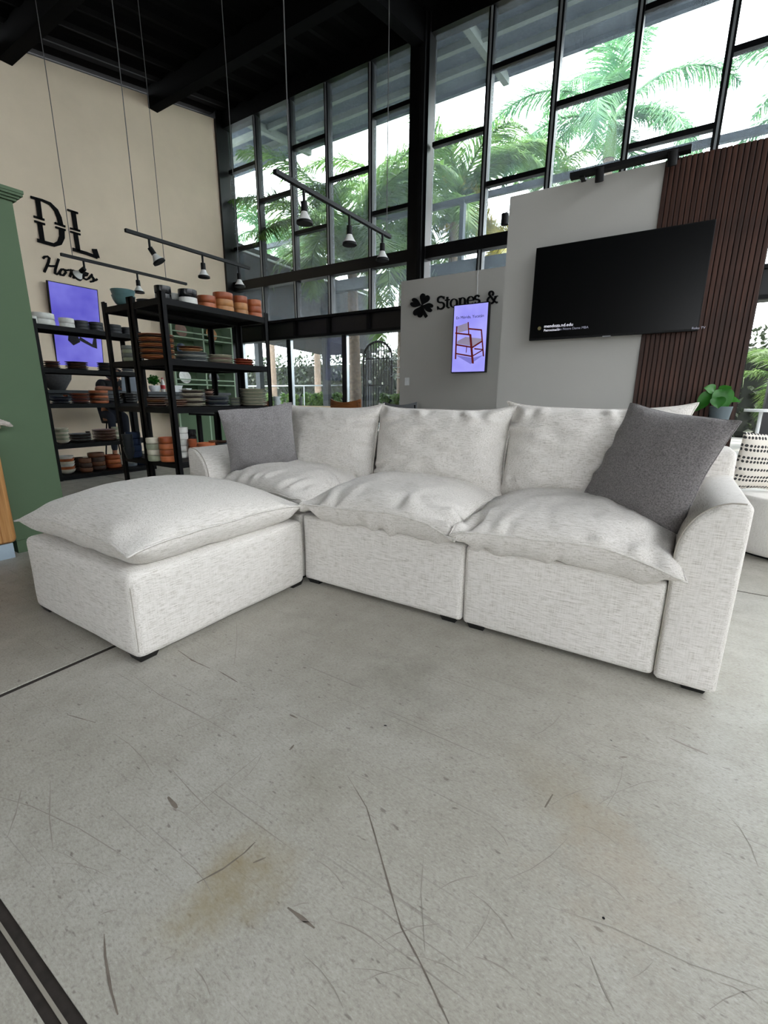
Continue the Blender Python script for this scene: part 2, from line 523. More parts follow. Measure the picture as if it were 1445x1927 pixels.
for y in (-6.2, -3.6, -1.0, 1.5, 3.9, 6.3):
    struct('roof_beam', MB().box(-9.3, y-.09, roofz(y)-.22, 4.5, y+.09, roofz(y)+.12), mat('beam_black', '0b0c0d', 0.9, spec=0.08), ceil)
for x in (-4.33, 4.3):
    bm_ = MB().add([(x-.10, -8, roofz(-8)-.30), (x+.10, -8, roofz(-8)-.30), (x+.10, 7.9, roofz(7.9)-.30), (x-.10, 7.9, roofz(7.9)-.30),
                    (x-.10, -8, roofz(-8)+.1), (x+.10, -8, roofz(-8)+.1), (x+.10, 7.9, roofz(7.9)+.1), (x-.10, 7.9, roofz(7.9)+.1)],
                   [(0, 1, 2, 3), (7, 6, 5, 4), (0, 4, 5, 1), (1, 5, 6, 2), (2, 6, 7, 3), (3, 7, 4, 0)])
    struct('roof_girder', bm_, M_CEIL, ceil)
# glazed front and side of the hall behind and beside the camera: posts and lintels only where light comes in
wb = sroot('wall_back')
struct('panel', MB().box(-9.3, -8.1, 0, 0.2, -7.95, 4.2), plaster('taupe_plaster', '8d8378', 0.04), wb)
for x in (0.25, 2.3, 4.4): struct('post', MB().box(x-.06, -8.08, 0, x+.06, -7.95, 4.0), M_FRAME, wb)
wr = sroot('wall_right')
for y in (-7.9, -4.8, -1.6, 1.6, 4.8, 7.9): struct('post', MB().box(4.4, y-.06, 0, 4.52, y+.06, roofz(y)), M_FRAME, wr)


# ---- the tall window wall
ZT = 6.80            # glass top
ZB1, ZB0 = 3.72, 3.52  # heavy mid beam
ZS, ZH = 2.77, 2.36    # sill of the upper glazing, underside of the door header
wf = sroot('wall_front')
struct('corner_column', MB().box(-9.75, 7.73, 0, -9.24, 8.15, 7.1), M_FRAME, wf)
struct('column', MB().box(-4.51, 7.86, 0, -4.15, 8.12, 7.15), M_FRAME, wf)
struct('column_flange', MB().box(-4.28, 7.80, 0, -4.20, 7.86, 7.1), M_BLACK, wf)
struct('head_beam', MB().box(-9.75, 7.9, ZT, 7, 8.14, 7.25), M_FRAME, wf)
struct('mid_beam', MB().box(-9.24, 7.90, ZB0, -4.51, 8.08, ZB1), M_FRAME, wf)
struct('mid_beam', MB().box(-4.15, 7.90, ZB0, 7, 8.08, ZB1), M_FRAME, wf)
struct('door_header', MB().box(-9.24, 7.90, ZH, 7, 8.12, ZS), M_FRAME, wf)
struct('header_flange', MB().box(-9.24, 7.82, ZS-.05, 7, 7.90, ZS), M_BLACK, wf)
struct('header_flange', MB().box(-9.24, 7.82, ZH, 7, 7.90, ZH+.05), M_BLACK, wf)
for x in (-8.29, -7.31, -6.37, -5.36): struct('header_rib', MB().box(x-.03, 7.84, ZH+.05, x+.03, 7.90, ZS-.05), M_BLACK, wf)

def zt(px, py): return ony(px, py, YW).z
LB = [(-9.24, -8.29), (-8.29, -7.31), (-7.31, -6.37), (-6.37, -5.36), (-5.36, -4.51)]
LT = [[(455, 318), (466, 465)], [(519, 371)], [(583, 269), (588, 433)], [(660, 328)], [(740, 206), (738, 395)]]
RB = [(-4.15, -3.15), (-3.15, -2.13), (-2.13, -1.10), (-1.10, -0.05), (-0.05, 1.0), (1.0, 2.05), (2.05, 3.1), (3.1, 4.1)]
RT_ = [[(863, 260)], [(988, 108), (972, 335)], [(1148, 168)], [(1235, 12), (1260, 260)], [(1410, 88)], [], [], []]
def bay(name, cols, trs):
    w = sroot(name)
    for i, ((x0, x1), tr) in enumerate(zip(cols, trs)):
        if i:
            struct('mullion', MB().box(x0-.045, 7.93, ZS, x0+.045, 8.07, ZT), M_FRAME, w)
            struct('mullion_cap', MB().box(x0-.012, 7.915, ZS, x0+.016, 7.93, ZT), M_ALU, w)
        zs = sorted([zt(*p) for p in tr])
        edges = [ZB1]+zs+[ZT]
        for z in zs: struct('transom', MB().box(x0+.045, 7.95, z-.035, x1-.045, 8.05, z+.035), M_FRAME, w)
        for a, b in zip(edges, edges[1:]):
            struct('pane', MB().box(x0+.04, 7.997, a, x1-.04, 8.003, b), M_GLASS, w)
        struct('pane', MB().box(x0+.04, 7.997, ZS, x1-.04, 8.003, ZB0), M_GLASS, w)
bay('window_1', LB, LT)
bay('window_2', RB, RT_)
# ground-floor glazed doors
d1 = sroot('door_1')
dx = [ony(p, 700, YW).x for p in (459, 547, 650)]+[-4.51]
for i in range(3):
    a, b = dx[i], dx[i+1]
    struct('door_pane', MB().box(a+.05, 7.997, .08, b-.05, 8.003, ZH), M_GLASS2, d1)
    struct('stile', MB().box(a-.05, 7.95, 0, a+.05, 8.05, ZH), M_FRAME, d1)
    struct('stile_trim', MB().box(a+.05, 7.96, 0, a+.07, 8.04, ZH), M_ALU, d1)
    struct('bottom_rail', MB().box(a+.05, 7.96, 0, b-.05, 8.04, .1), M_FRAME, d1)
tm = text_mesh('Bienvenidos', 0.13, True)
tm.materials.append(M_WTRIM)
p = ony(732, 676, YW)
xs = [v.co.x for v in tm.vertices]
o = link('lettering', tm, None, d1, (p.x-min(xs), 8.012, p.z-.02)); o.rotation_euler = (math.pi/2, 0, 0)
for (a, b, y) in ((739, 752, 692), (739, 752, 704), (735, 752, 707.5), (739, 752, 711)):
    q0, q1 = ony(a, y, YW), ony(b, y, YW)
    struct('lettering_rule', MB().box(q0.x, 8.008, q0.z-.006, q1.x+.2, 8.011, q0.z+.006), M_WTRIM, d1)
d2 = sroot('door_2')
for i, (a, b) in enumerate(((-4.15, -2.6), (-2.6, -1.05), (-1.05, 0.30), (1.3, 2.7), (2.7, 4.1))):
    struct('stile', MB().box(a-.05, 7.95, 0, a+.05, 8.05, ZH), M_FRAME, d2)
    struct('door_pane', MB().box(a+.05, 7.997, .08, b-.05, 8.003, ZH), M_GLASS2, d2)
xk = ony(1434, 780, 7.8).x
struct('column', MB().box(xk, 7.72, 0, xk+.75, 7.9, ZH), M_FRAME, d2)

# ---- white partition with the lettering
YP = 6.5
pl0 = ony(755, 530, YP)
wm = struct('wall_middle', MB().box(pl0.x, YP, 0, -0.2, YP+.14, 2.83), M_WHITE)
# ---- television partition: white panel, walnut slats
YT = 4.85
tvl = ony(960, 369, YT); wde = ony(1240, 400, YT).x
wt = struct('wall_television', MB().box(tvl.x, YT, 0, 0.38, YT+.16, 3.0), M_WHITE)
k = 0; x = wde
while x < 0.40:
    w_ = 0.037
    me = bpy.data.meshes.get('wood_slat') or MB().rbox(0, -.018, 0, w_-.006, 0, 3.0, .003, 2).mesh('wood_slat')
    rep(wt, 'wood_slat', me, M_WALNUT, (x, YT-.001, 0.0))
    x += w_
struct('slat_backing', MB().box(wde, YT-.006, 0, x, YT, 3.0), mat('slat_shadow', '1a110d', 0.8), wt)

# ================================================================== SOFA
YF = 1.93                 # front plane of the seat bases
def cushion(w, d, top, bot, flat=None, pinch=0.05, droop=0.0, ear=0.0, seed=0, wr=0.010, folds=26, nu=56, nv=44, power=2.6, expo=0.55, ridge=0.0):
    """soft knife-edged cushion in local axes: x width, y depth, z up, seam at z=0.
    returns (verts, faces, seam loop)"""
    rnd = random.Random(seed)
    ph = [rnd.uniform(0, 6.28) for _ in range(8)]
    off = Vector((seed*7.3, seed*3.1, seed*1.7))
    vs = []; fs = []
    def outline(u, v):
        x = w/2*u*(1-pinch*(1-v*v)*abs(u)**3)
        y = d/2*v*(1-pinch*(1-u*u)*abs(v)**3)
        cr = (abs(u)*abs(v))**6
        x += math.copysign(ear*cr, u); y += math.copysign(ear*cr, v)
        return x, y
    def seamz(u, v):
        cr = (abs(u)*abs(v))**3
        e = max(abs(u), abs(v))**8
        return -droop*cr + e*0.008*math.sin(5*u+ph[0]+3*v) + e*0.006*noise.noise(Vector((u*3, v*3, 0))+off)
    def grid(sign):
        idx = {}
        for j in range(nv+1):
            for i in range(nu+1):
                u = -math.cos(math.pi*i/nu)*0.55+(2*i/nu-1)*0.45
                v = -math.cos(math.pi*j/nv)*0.55+(2*j/nv-1)*0.45
                bd = i in (0, nu) or j in (0, nv)
                if sign < 0 and bd:
                    idx[i, j] = top_idx[i, j]; continue
                x, y = outline(u, v)
                sh = ((1-abs(u)**power)*(1-abs(v)**power))**expo if not bd else 0.0
                if sign < 0 and flat is not None and not bd: sh = ((1-abs(u)**6)*(1-abs(v)**6))**0.62
                h = (top if sign > 0 else bot)*sh
                z = sign*h
                if sign < 0 and flat is not None: z = max(z, -flat)
                # folds gathered at the seam, running inward, plus soft dents
                eu = 1-abs(u); ev = 1-abs(v)
                q = Vector((u*2.1, v*2.1, sign*0.7))+off
                fu = math.exp(-eu*5.5)*(1-math.exp(-eu*26)); fv = math.exp(-ev*5.5)*(1-math.exp(-ev*26))
                g1 = math.sin(folds*0.5*v+4*noise.noise(q*1.3)+ph[1])*max(0, noise.noise(q*1.1+Vector((3, 1, 2)))+0.15)
                g2 = math.sin(folds*0.5*u+4*noise.noise(q*1.2)+ph[2])*max(0, noise.noise(q*1.4+Vector((1, 5, 2)))+0.15)
                z += sign*wr*2.6*(fu*g1+fv*g2)
                z += sign*wr*0.45*noise.noise(q*1.7)*(sh if not bd else 0)
                z += sign*wr*0.20*noise.noise(q*5.0)*(sh if not bd else 0)
                z += seamz(u, v)
                idx[i, j] = len(vs); vs.append(Vector((x, y, z)))
        for j in range(nv):
            for i in range(nu):
                f = (idx[i, j], idx[i+1, j], idx[i+1, j+1], idx[i, j+1])
                fs.append(f if sign > 0 else f[::-1])
        return idx
    top_idx = grid(1)
    grid(-1)
    loop = [top_idx[i, 0] for i in range(nu)]+[top_idx[nu, j] for j in range(nv)]+[top_idx[i, nv] for i in range(nu, 0, -1)]+[top_idx[0, j] for j in range(nv, 0, -1)]
    return vs, fs, [vs[i] for i in loop]

def add_cushion(parent, name, M, m, piping=0.0048, **kw):
    vs, fs, lp = cushion(**kw)
    vs = [M @ v for v in vs]
    o = part(parent, name, MB().add(vs, fs), m, True, 180)
    if piping:
        part(o, 'piping', MB().tube([M @ v for v in lp], piping, 6, True), m, True, 180)
    return o

M_FEET = mat('black_foot', '0c0c0d', 0.55)
def feet(t, pts):
    for x, y in pts:
        me = bpy.data.meshes.get('foot') or MB().add([(-.045, -.045, .028), (.045, -.045, .028), (.045, .045, .028), (-.045, .045, .028), (-.035, -.035, 0), (.035, -.035, 0), (.035, .035, 0), (-.035, .035, 0)],
                                                    [(0, 1, 2, 3), (7, 6, 5, 4), (0, 4, 5, 1), (1, 5, 6, 2), (2, 6, 7, 3), (3, 7, 4, 0)]).mesh('foot')
        rep(t, 'foot', me, M_FEET, (x-t.location.x, y-t.location.y, 0))
def soft_box(x0, y0, z0, x1, y1, z1, r, seed=0, bulge=0.008, cuts=10):
    bm = bmesh.new(); bmesh.ops.create_cube(bm, size=1)
    for v in bm.verts: v.co = Vector(((x0+x1)/2+v.co.x*(x1-x0), (y0+y1)/2+v.co.y*(y1-y0), (z0+z1)/2+v.co.z*(z1-z0)))
    bmesh.ops.bevel(bm, geom=list(bm.edges), offset=r, segments=5, profile=0.6, affect='EDGES')
    bmesh.ops.subdivide_edges(bm, edges=[e for e in bm.edges if e.calc_length() > 0.2], cuts=cuts, use_grid_fill=True)
    c = Vector(((x0+x1)/2, (y0+y1)/2, (z0+z1)/2)); hs = Vector(((x1-x0)/2, (y1-y0)/2, (z1-z0)/2))
    off = Vector((seed*3.7, seed*1.9, seed))
    for v in bm.verts:
        q = Vector(((v.co.x-c.x)/hs.x, (v.co.y-c.y)/hs.y, (v.co.z-c.z)/hs.z))
        b = (1-min(1, abs(q.x))**4, 1-min(1, abs(q.y))**4, 1-min(1, abs(q.z))**4)
        nn = bulge*noise.noise(v.co*3+off)
        v.co.x += (bulge*b[1]*b[2]+nn*.5)*math.copysign(1, q.x)*(abs(q.x) > .9)
        v.co.y += (bulge*b[0]*b[2]+nn*.5)*math.copysign(1, q.y)*(abs(q.y) > .9)
    bmesh.ops.triangulate(bm, faces=[f for f in bm.faces if len(f.verts) > 4])
    bm.verts.index_update()
    mb = MB().add([v.co.copy() for v in bm.verts], [[v.index for v in f.verts] for f in bm.faces])
    bm.free()
    return mb

def arm_mesh(xin, xout, y0, y1, z0, zt):
    """arm whose inner upper edge rolls over in a wide curve; outer top edge tight"""
    s = 1 if xout > xin else -1
    w = abs(xout-xin)
    prof = [(0, z0+.012), (0.0, z0+.03)]
    cy_, ra, rb = zt-0.215, 0.80*w, 0.215
    for k in range(13):
        a = math.pi/2*k/12
        prof.append((ra*(1-math.cos(a)), cy_+rb*math.sin(a)))
    ro = 0.022
    for k in range(6):
        a = math.pi/2*k/5
        prof.append((w-ro+ro*math.sin(a), zt-ro+ro*math.cos(a)))
    prof += [(w, z0+.012), (w-.012, z0), (.012, z0)]
    prof = [(xin+s*px, pz) for px, pz in prof]
    bm = bmesh.new()
    cxm = sum(p[0] for p in prof)/len(prof); czm = sum(p[1] for p in prof)/len(prof)
    rows = []
    re = 0.02
    for (yy, ins) in [(y0, re)]+[(y0+re*(1-math.cos(math.pi/2*k/4)), re*(1-math.sin(math.pi/2*k/4))) for k in range(1, 5)]+[(y0+(y1-y0)*f, 0) for f in (.3, .6, .9)]+[(y1, 0)]:
        # inset each ring toward the centre for a rounded front rim
        row = []
        for (px, pz) in prof:
            d = Vector((px-cxm, 0, pz-czm))
            row.append(bm.verts.new((px-math.copysign(min(ins, abs(d.x)), d.x), yy, pz-math.copysign(min(ins, abs(d.z)), d.z))))
        rows.append(row)
    n = len(prof)
    for a, b in zip(rows, rows[1:]):
        for i in range(n): bm.faces.new((a[i], a[(i+1) % n], b[(i+1) % n], b[i]))
    bm.faces.new(rows[0]); bm.faces.new(rows[-1][::-1])
    bm.verts.index_update()
    mb = MB().add([v.co.copy() for v in bm.verts], [[v.index for v in f.verts] for f in bm.faces])
    bm.free()
    seam = [Vector((px+ (0.0), y0+.012, pz)) for px, pz in prof[1:16]]
    return mb, seam

def T(x, y, z, rx=0, ry=0, rz=0):
    return Matrix.Translation((x, y, z)) @ Euler((math.radians(rx), math.radians(ry), math.radians(rz)), 'XYZ').to_matrix().to_4x4()

ZB, ZTB = 0.020, 0.425      # underside and top of the upholstered bases
YBK = 2.66                  # front of the back frames
def module(label, x0, x1, arm=None, seed=0, seat_w=None, back=None):
    t = thing('sofa_module', label, 'sofa', ((x0+x1)/2, YF+.5, 0), 'linked modules of the sofa')
    part(t, 'base', soft_box(x0, YF, ZB, x1, 2.92, ZTB, 0.028, seed), M_LINEN, True, 60)
    bx0, bx1 = x0, x1
    if arm is not None:
        xi, xo = arm
        mb, seam = arm_mesh(xi, xo, YF-.012, 2.93, ZB, 0.757)
        a = part(t, 'arm', mb, M_LINEN, True, 50)
        part(a, 'seam', MB().tube(seam, 0.0028, 6), mat('linen_seam', 'a39d93', 0.95), True)
        bx0, bx1 = min(x0, xo), max(x1, xo)
    part(t, 'back_frame', soft_box(bx0, YBK, 0.30, bx1, 2.94, 0.875, 0.04, seed+5), M_LINEN, True, 60)
    feet(t, [(bx0+.07, YF+.05), (bx1-.07, YF+.05), (bx0+.10, 2.82), (bx1-.10, 2.82)])
    return t
# right module with arm
mR = module('right end sofa module in pale linen with a rolled arm', -0.756, 0.066, (0.068, 0.272), 1)
mM = module('armless middle sofa module in pale linen between two end modules', -1.796, -0.764, None, 2)
mL = module('left end sofa module in pale linen behind the ottoman', -2.628, -1.804, (-2.630, -2.835), 3)
seat = dict(top=0.122, bot=0.16, flat=0.112, pinch=0.035, droop=0.052, ear=0.020, wr=0.030, power=2.7, expo=0.66, folds=44)
add_cushion(mR, 'seat_cushion', T(-0.345, 2.265, 0.538, 1.0), M_LINEN, w=0.885, d=0.80, seed=11, **seat)
add_cushion(mM, 'seat_cushion', T(-1.265, 2.265, 0.538, 1.0), M_LINEN, w=0.945, d=0.80, seed=12, **seat)
add_cushion(mL, 'seat_cushion', T(-2.185, 2.285, 0.538, 1.0), M_LINEN, w=0.875, d=0.76, seed=13, **seat)
bk = dict(top=0.135, bot=0.10, pinch=0.045, droop=0.0, ear=0.026, wr=0.028, power=3.0, expo=0.5, folds=34)
# back cushions: local x = width, local y = up the back, local z = out toward the sitter
def backM(x, y, z, lean, rz=0, ry=0): return Matrix.Translation((x, y, z)) @ Matrix.Rotation(math.radians(rz), 4, 'Z') @ Matrix.Rotation(math.radians(90-lean), 4, 'X') @ Matrix.Rotation(math.radians(ry), 4, 'Z')
add_cushion(mR, 'back_cushion', backM(-0.372, 2.575, 0.808, 11), M_LINEN, w=0.86, d=0.52, seed=21, **bk)
add_cushion(mM, 'back_cushion', backM(-1.232, 2.575, 0.790, 11), M_LINEN, w=0.90, d=0.51, seed=22, **bk)
add_cushion(mL, 'back_cushion', backM(-2.125, 2.575, 0.788, 11), M_LINEN, w=0.88, d=0.51, seed=23, **bk)

# ottoman
ot = thing('ottoman', 'large square linen ottoman with a plump knife-edge cushion', 'ottoman', (-2.245, 1.385, 0))
part(ot, 'base', soft_box(-2.727, 0.874, ZB-.004, -1.762, 1.897, 0.405, 0.042, 7, 0.012), M_LINEN, True, 60)
part(ot, 'seam', MB().tube([Vector((-1.762+.012*math.cos(0)-.012, 0.874+.004, z)) for z in (0.06, .2, .35)], 0.002, 5), mat('linen_seam', 'a39d93', 0.95), True)
feet(ot, [(-2.66, 0.925), (-1.815, 0.925), (-2.66, 1.85), (-1.815, 1.85)])
add_cushion(ot, 'seat_cushion', T(-2.255, 1.375, 0.520), M_LINEN, w=1.03, d=0.99, top=0.150, bot=0.16, flat=0.114, pinch=0.035, droop=0.034, ear=0.012, seed=31, wr=0.010, power=2.5, expo=0.66, folds=18)

# throw pillows: fitted to their four corners
def pillow(name, P, m, label, bulge, seed, nrm_sign=1, wr=0.010):
    """P: corners top-left, top-right, bottom-right, bottom-left as seen from the front"""
    P = [Vector(p) for p in P]
    c = sum(P, Vector())/4
    ex = ((P[1]-P[0])+(P[2]-P[3])).normalized()
    ey = ((P[0]-P[3])+(P[1]-P[2])); ey = (ey-ex*ey.dot(ex)).normalized()
    ez = ex.cross(ey)
    w = ((P[1]-P[0]).length+(P[2]-P[3]).length)/2; d = ((P[0]-P[3]).length+(P[1]-P[2]).length)/2
    Mx = Matrix(((ex.x, ey.x, ez.x, c.x), (ex.y, ey.y, ez.y, c.y), (ex.z, ey.z, ez.z, c.z), (0, 0, 0, 1)))
    vs, fs, lp = cushion(w, d, bulge, bulge*.8, None, 0.055, 0.0, 0.0, seed, wr, 22, 48, 48, 2.6, 0.58)
    zmin = min((Mx @ v).z for v in vs)
    o = link(name, MB().add(vs, fs).mesh(name, (0, 0, 0), True, 180), m)
    o.matrix_world = Mx
    tag(o, label, 'pillow', 'grey throw pillows')
    s_ = link('seam', MB().tube(lp, 0.0022, 5, True).mesh('seam', (0, 0, 0), True, 180), m, o)
    return o
def toward(p, k): return CAM+(Vector(p)-CAM)*k
k = 0.985
pillow('throw_pillow', [toward(p, k) for p in ((-0.187, 2.496, 1.082), (0.219, 2.213, 1.026), (0.070, 2.108, 0.575), (-0.332, 2.389, 0.640))], M_GREY,
       'dark charcoal throw pillow leaning on the right arm of the sofa', 0.075, 41)
k = 0.955
pillow('throw_pillow', [toward(p, k) for p in ((-2.59, 2.014, 1.014), (-2.273, 2.381, 1.064), (-2.384, 2.551, 0.62), (-2.703, 2.178, 0.565))], M_GREYL,
       'lighter grey throw pillow in the left corner of the sofa', 0.07, 42)

# ================================================================== SHELVING RACKS
ZLV = [0.06, 0.475, 1.00, 1.44, 1.96]
def rack(label, x0, x1, y0, y1):
    t = thing('shelving_rack', label, 'shelf', ((x0+x1)/2, (y0+y1)/2, 0), 'black metal racks of tableware')
    for x in (x0, x1):
        for y in (y0, y1):
            sx = 1 if x == x0 else -1; sy = 1 if y == y0 else -1
            mb = MB().box(min(x, x+sx*.05), min(y, y+sy*.012), 0, max(x, x+sx*.05), max(y, y+sy*.012), 2.01)
            mb.box(min(x, x+sx*.012), min(y, y+sy*.05), 0, max(x, x+sx*.012), max(y, y+sy*.05), 2.01)
            part(t, 'post', mb, M_BLACK)
    for z in ZLV:
        mb = MB().box(x0+.012, y0+.012, z-.014, x1-.012, y1-.012, z)
        for (a, b, c, d) in ((x0+.004, y0+.03, x0+.03, y1-.03), (x1-.03, y0+.03, x1-.004, y1-.03), (x0+.03, y0+.004, x1-.03, y0+.03), (x0+.03, y1-.03, x1-.03, y1-.004)):
            mb.box(a, b, z-.055, c, d, z-.010)
        part(t, 'shelf_board', mb, M_BLACK)
    return t
FX, FM, FB = -4.00, -4.50, -5.00
rack('black rack nearest the sofa, its long side facing the windows aisle', FM+.004, FX, 2.60, 3.88)
rack('black rack standing back to back behind the nearest rack', FB, FM-.004, 2.60, 3.88)
LX0, LX1 = -7.25, -6.75
rack('farther black rack beside the green cabinet, in front of the counter', LX0, LX1, 2.66, 4.02)

# ------------------------------------------------------------------ tableware
def glaze(name, a, b_=None, rough=0.3): return mat('glaze_'+name, a, rough, 0, 0.14, 18)
G = dict(teal=glaze('teal', '5f7f82'), black=glaze('black', '17181a', rough=0.25), ink=glaze('ink', '24282c', rough=0.5), orange=glaze('orange', 'b5673f', rough=0.4), rust=glaze('rust', '9a4f2c', rough=0.4),
         tan=glaze('tan', 'b98452', rough=0.45), brown=glaze('brown', '6b4630', rough=0.4), dbrown=glaze('dark_brown', '3d2c23', rough=0.4), cream=glaze('cream', 'd8d2c0', rough=0.4),
         white=glaze('white', 'dfe0da'), grey=glaze('grey', '8f9490', rough=0.5), slate=glaze('slate', '5d666c'), navy=glaze('navy', '26344c', rough=0.25), sage=glaze('sage', 'a7ac94'), rose=glaze('rose', 'a98a7c'), red=glaze('red', 'a8452c'))
DM = {}
def dish_mesh(kind, r, h, m):
    key = (kind, round(r, 3), round(h, 3), m)
    if key in DM: return DM[key]
    t = 0.006
    if kind == 'plate':
        pr = [(0, 0), (r*.62, 0), (r*.75, h*.25), (r, h*.85), (r, h), (r*.97, h), (r*.70, h*.5), (0, h*.42)]
    elif kind == 'cylinder_bowl':
        pr = [(0, 0), (r*.86, 0), (r*.97, h*.12), (r, h*.5), (r*.985, h), (r*.93, h), (r*.92, h*.35), (0, h*.22)]
    elif kind == 'bowl':
        pr = [(0, 0), (r*.42, 0), (r*.70, h*.22), (r*.90, h*.60), (r, h), (r*.96, h), (r*.85, h*.62), (r*.6, h*.28), (0, h*.15)]
    else:
        pr = [(0, 0), (r*.9, 0), (r, h*.2), (r, h), (r*.9, h), (r*.9, h*.3), (0, h*.2)]
    me = MB().lathe(pr, 20).mesh(kind, (0, 0, 0), True, 50)
    me.materials.append(G[m])
    DM[key] = me
    return me
NAMES = {'plate': 'plate', 'cylinder_bowl': 'bowl', 'bowl': 'bowl', 'cup': 'cup'}
def stack(X, pl, pr, ptop, pbot, lev, kind, n, cols, where, step=None, zbase=None):
    """a pile seen between pixel columns pl..pr and rows ptop..pbot, standing on shelf level lev at depth X"""
    c = onx((pl+pr)/2, pbot, X)
    dep = (c-CAM).dot(FW)
    r = (pr-pl)/2*dep/FPX*0.97
    hz = (pbot-ptop)*dep/FPX*0.97
    z = ZLV[lev] if zbase is None else zbase
    z += 0.001
    nest = {'plate': 1.0, 'cylinder_bowl': 1.0, 'bowl': 0.55, 'cup': 1.0}[kind]
    h = hz/(1+(n-1)*nest) if nest < 1 else hz/n
    # slide the pile back along its own sight line until it stands clear of its neighbours
    lim = {0: (-4.41, -4.08), 1: (-4.92, -4.58), 2: (-7.17, -6.83)}[0 if X > -4.5 else (1 if X > -6 else 2)]
    best = None
    for k in range(26):
        for sg in (-1, 1):
            Xk = X+sg*0.012*k
            if not lim[0]+min(r, .15) <= Xk <= lim[1]-min(r, .15) and k: continue
            q = onx((pl+pr)/2, pbot, Xk)
            gap = min([math.hypot(q.x-a, q.y-b_)-r-rr for (lv, a, b_, rr, zz) in PLACED if lv == lev and (zbase is None) and zz is None] or [1])
            if best is None or gap > best[0]+1e-4: best = (gap, q, Xk)
        if best and best[0] > 0.004: break
    c = best[1]
    if best[0] < 0.006: r = max(0.03, r+best[0]-0.008)
    PLACED.append((lev, c.x, c.y, r, zbase))
    for i in range(n):
        m = cols[i % len(cols)]
        me = dish_mesh(kind, r*(1-0.012*((i*7+n) % 3)), h*(1.0 if kind != 'plate' else 0.97), m)
        o = link(NAMES[kind], me, None, None, (c.x+0.0004*math.sin(i*2.1+n), c.y+0.0008*math.cos(i*1.7), z+i*h*nest))
        o.rotation_euler = (0, 0, i*1.3)
        lab = {'plate': 'plate', 'cylinder_bowl': 'straight bowl', 'bowl': 'round bowl', 'cup': 'cup'}[kind]
        cn = {'ink': 'charcoal', 'dbrown': 'dark brown', 'rose': 'dusty pink'}.get(m, m)
        if n == 1: l_ = f"{cn} {lab} {where}"
        else:
            od = 'lowest' if i == 0 else ('topmost' if i == n-1 else ORD[i]+'-from-bottom')
            l_ = f"{od} {cn} {lab} in {where}"
        tag(o, l_, NAMES[kind], where if n > 1 else None)
ORD = ['', 'second', 'third', 'fourth', 'fifth', 'sixth', 'seventh', 'eighth', 'ninth', 'tenth', 'eleventh', 'twelfth', 'thirteenth']
PLACED = []
NF, BK, LF = 'nearest rack', 'back to back rack', 'farther rack'
xa, xb, xl_ = -4.24, -4.76, -6.98
# nearest racks, top
stack(xb, 212, 255, 540, 569, 4, 'bowl', 2, ['teal'], 'the teal pair on the near top shelf')
stack(xb+.1, 256, 294, 545, 562, 4, 'bowl', 1, ['ink'], f'beside the teal bowls on the top shelf')
stack(xa, 292, 322, 528, 557, 4, 'cylinder_bowl', 2, ['black'], f'the first shiny black pile on the top shelf')
stack(xa-.1, 312, 340, 529, 552, 4, 'cylinder_bowl', 2, ['black', 'white'], f'the second black and white pile on the top shelf')
stack(xa, 337, 371, 538, 566, 4, 'cylinder_bowl', 2, ['white', 'black'], f'the black and white pile next to the orange bowls')
stack(xa, 372, 407, 548, 574, 4, 'cylinder_bowl', 2, ['orange', 'rust'], 'the two-bowl orange pile on the top shelf')
stack(xa, 402, 440, 543, 580, 4, 'cylinder_bowl', 3, ['tan', 'tan', 'rust'], 'the widest three-bowl orange pile on the top shelf')
stack(xa, 439, 467, 549, 586, 4, 'cylinder_bowl', 3, ['tan', 'tan', 'rust'], 'the third orange pile on the top shelf')
stack(xa, 465, 493, 556, 591, 4, 'cylinder_bowl', 3, ['orange', 'rust', 'orange'], 'the orange pile at the window end of the top shelf')
# second level
stack(xb, 232, 266, 643, 672, 3, 'cylinder_bowl', 4, ['sage', 'grey'], 'the grey-green pile on the second shelf')
stack(xa, 266, 329, 625, 670, 3, 'plate', 13, ['orange', 'tan', 'dbrown'], 'the tall brown-edged pile on the second shelf')
stack(xa, 332, 390, 655, 673, 3, 'plate', 6, ['white', 'slate', 'grey'], 'the blue-grey plate pile on the second shelf')
stack(xa+.01, 335, 381, 648, 656, 3, 'plate', 2, ['tan', 'brown'], 'the two tan plates resting on the blue-grey pile', zbase=ZLV[3]+.104)
stack(xa, 391, 438, 659, 676, 3, 'plate', 6, ['rose', 'sage', 'cream'], 'the speckled plate pile on the second shelf')
stack(xa, 439, 478, 667, 680, 3, 'plate', 3, ['red', 'rust'], 'the low red pile ending the second shelf')
# third level
stack(xb+.1, 272, 316, 740, 758, 2, 'plate', 5, ['rose', 'dbrown', 'tan'], 'the pink pile at the third shelf corner')
stack(xa, 312, 352, 744, 758, 2, 'plate', 4, ['rose', 'brown'], 'the low pink plate pile on the third shelf')
stack(xa-.06, 338, 388, 727, 758, 2, 'plate', 10, ['cream', 'cream', 'dbrown'], 'the dark-rimmed cream pile on the third shelf')
stack(xa-.16, 386, 404, 725, 757, 2, 'plate', 8, ['rose', 'dbrown'], 'the small pink pile behind the cream plates')
stack(xa, 389, 432, 738, 758, 2, 'plate', 7, ['grey', 'navy', 'slate'], 'the blue-rimmed plate pile on the third shelf')
stack(xa-.08, 432, 453, 742, 758, 2, 'plate', 6, ['grey', 'sage'], 'the small grey plate pile on the third shelf')
stack(xa, 452, 504, 725, 757, 2, 'plate', 11, ['cream', 'sage'], 'the cream pile ending the third shelf')
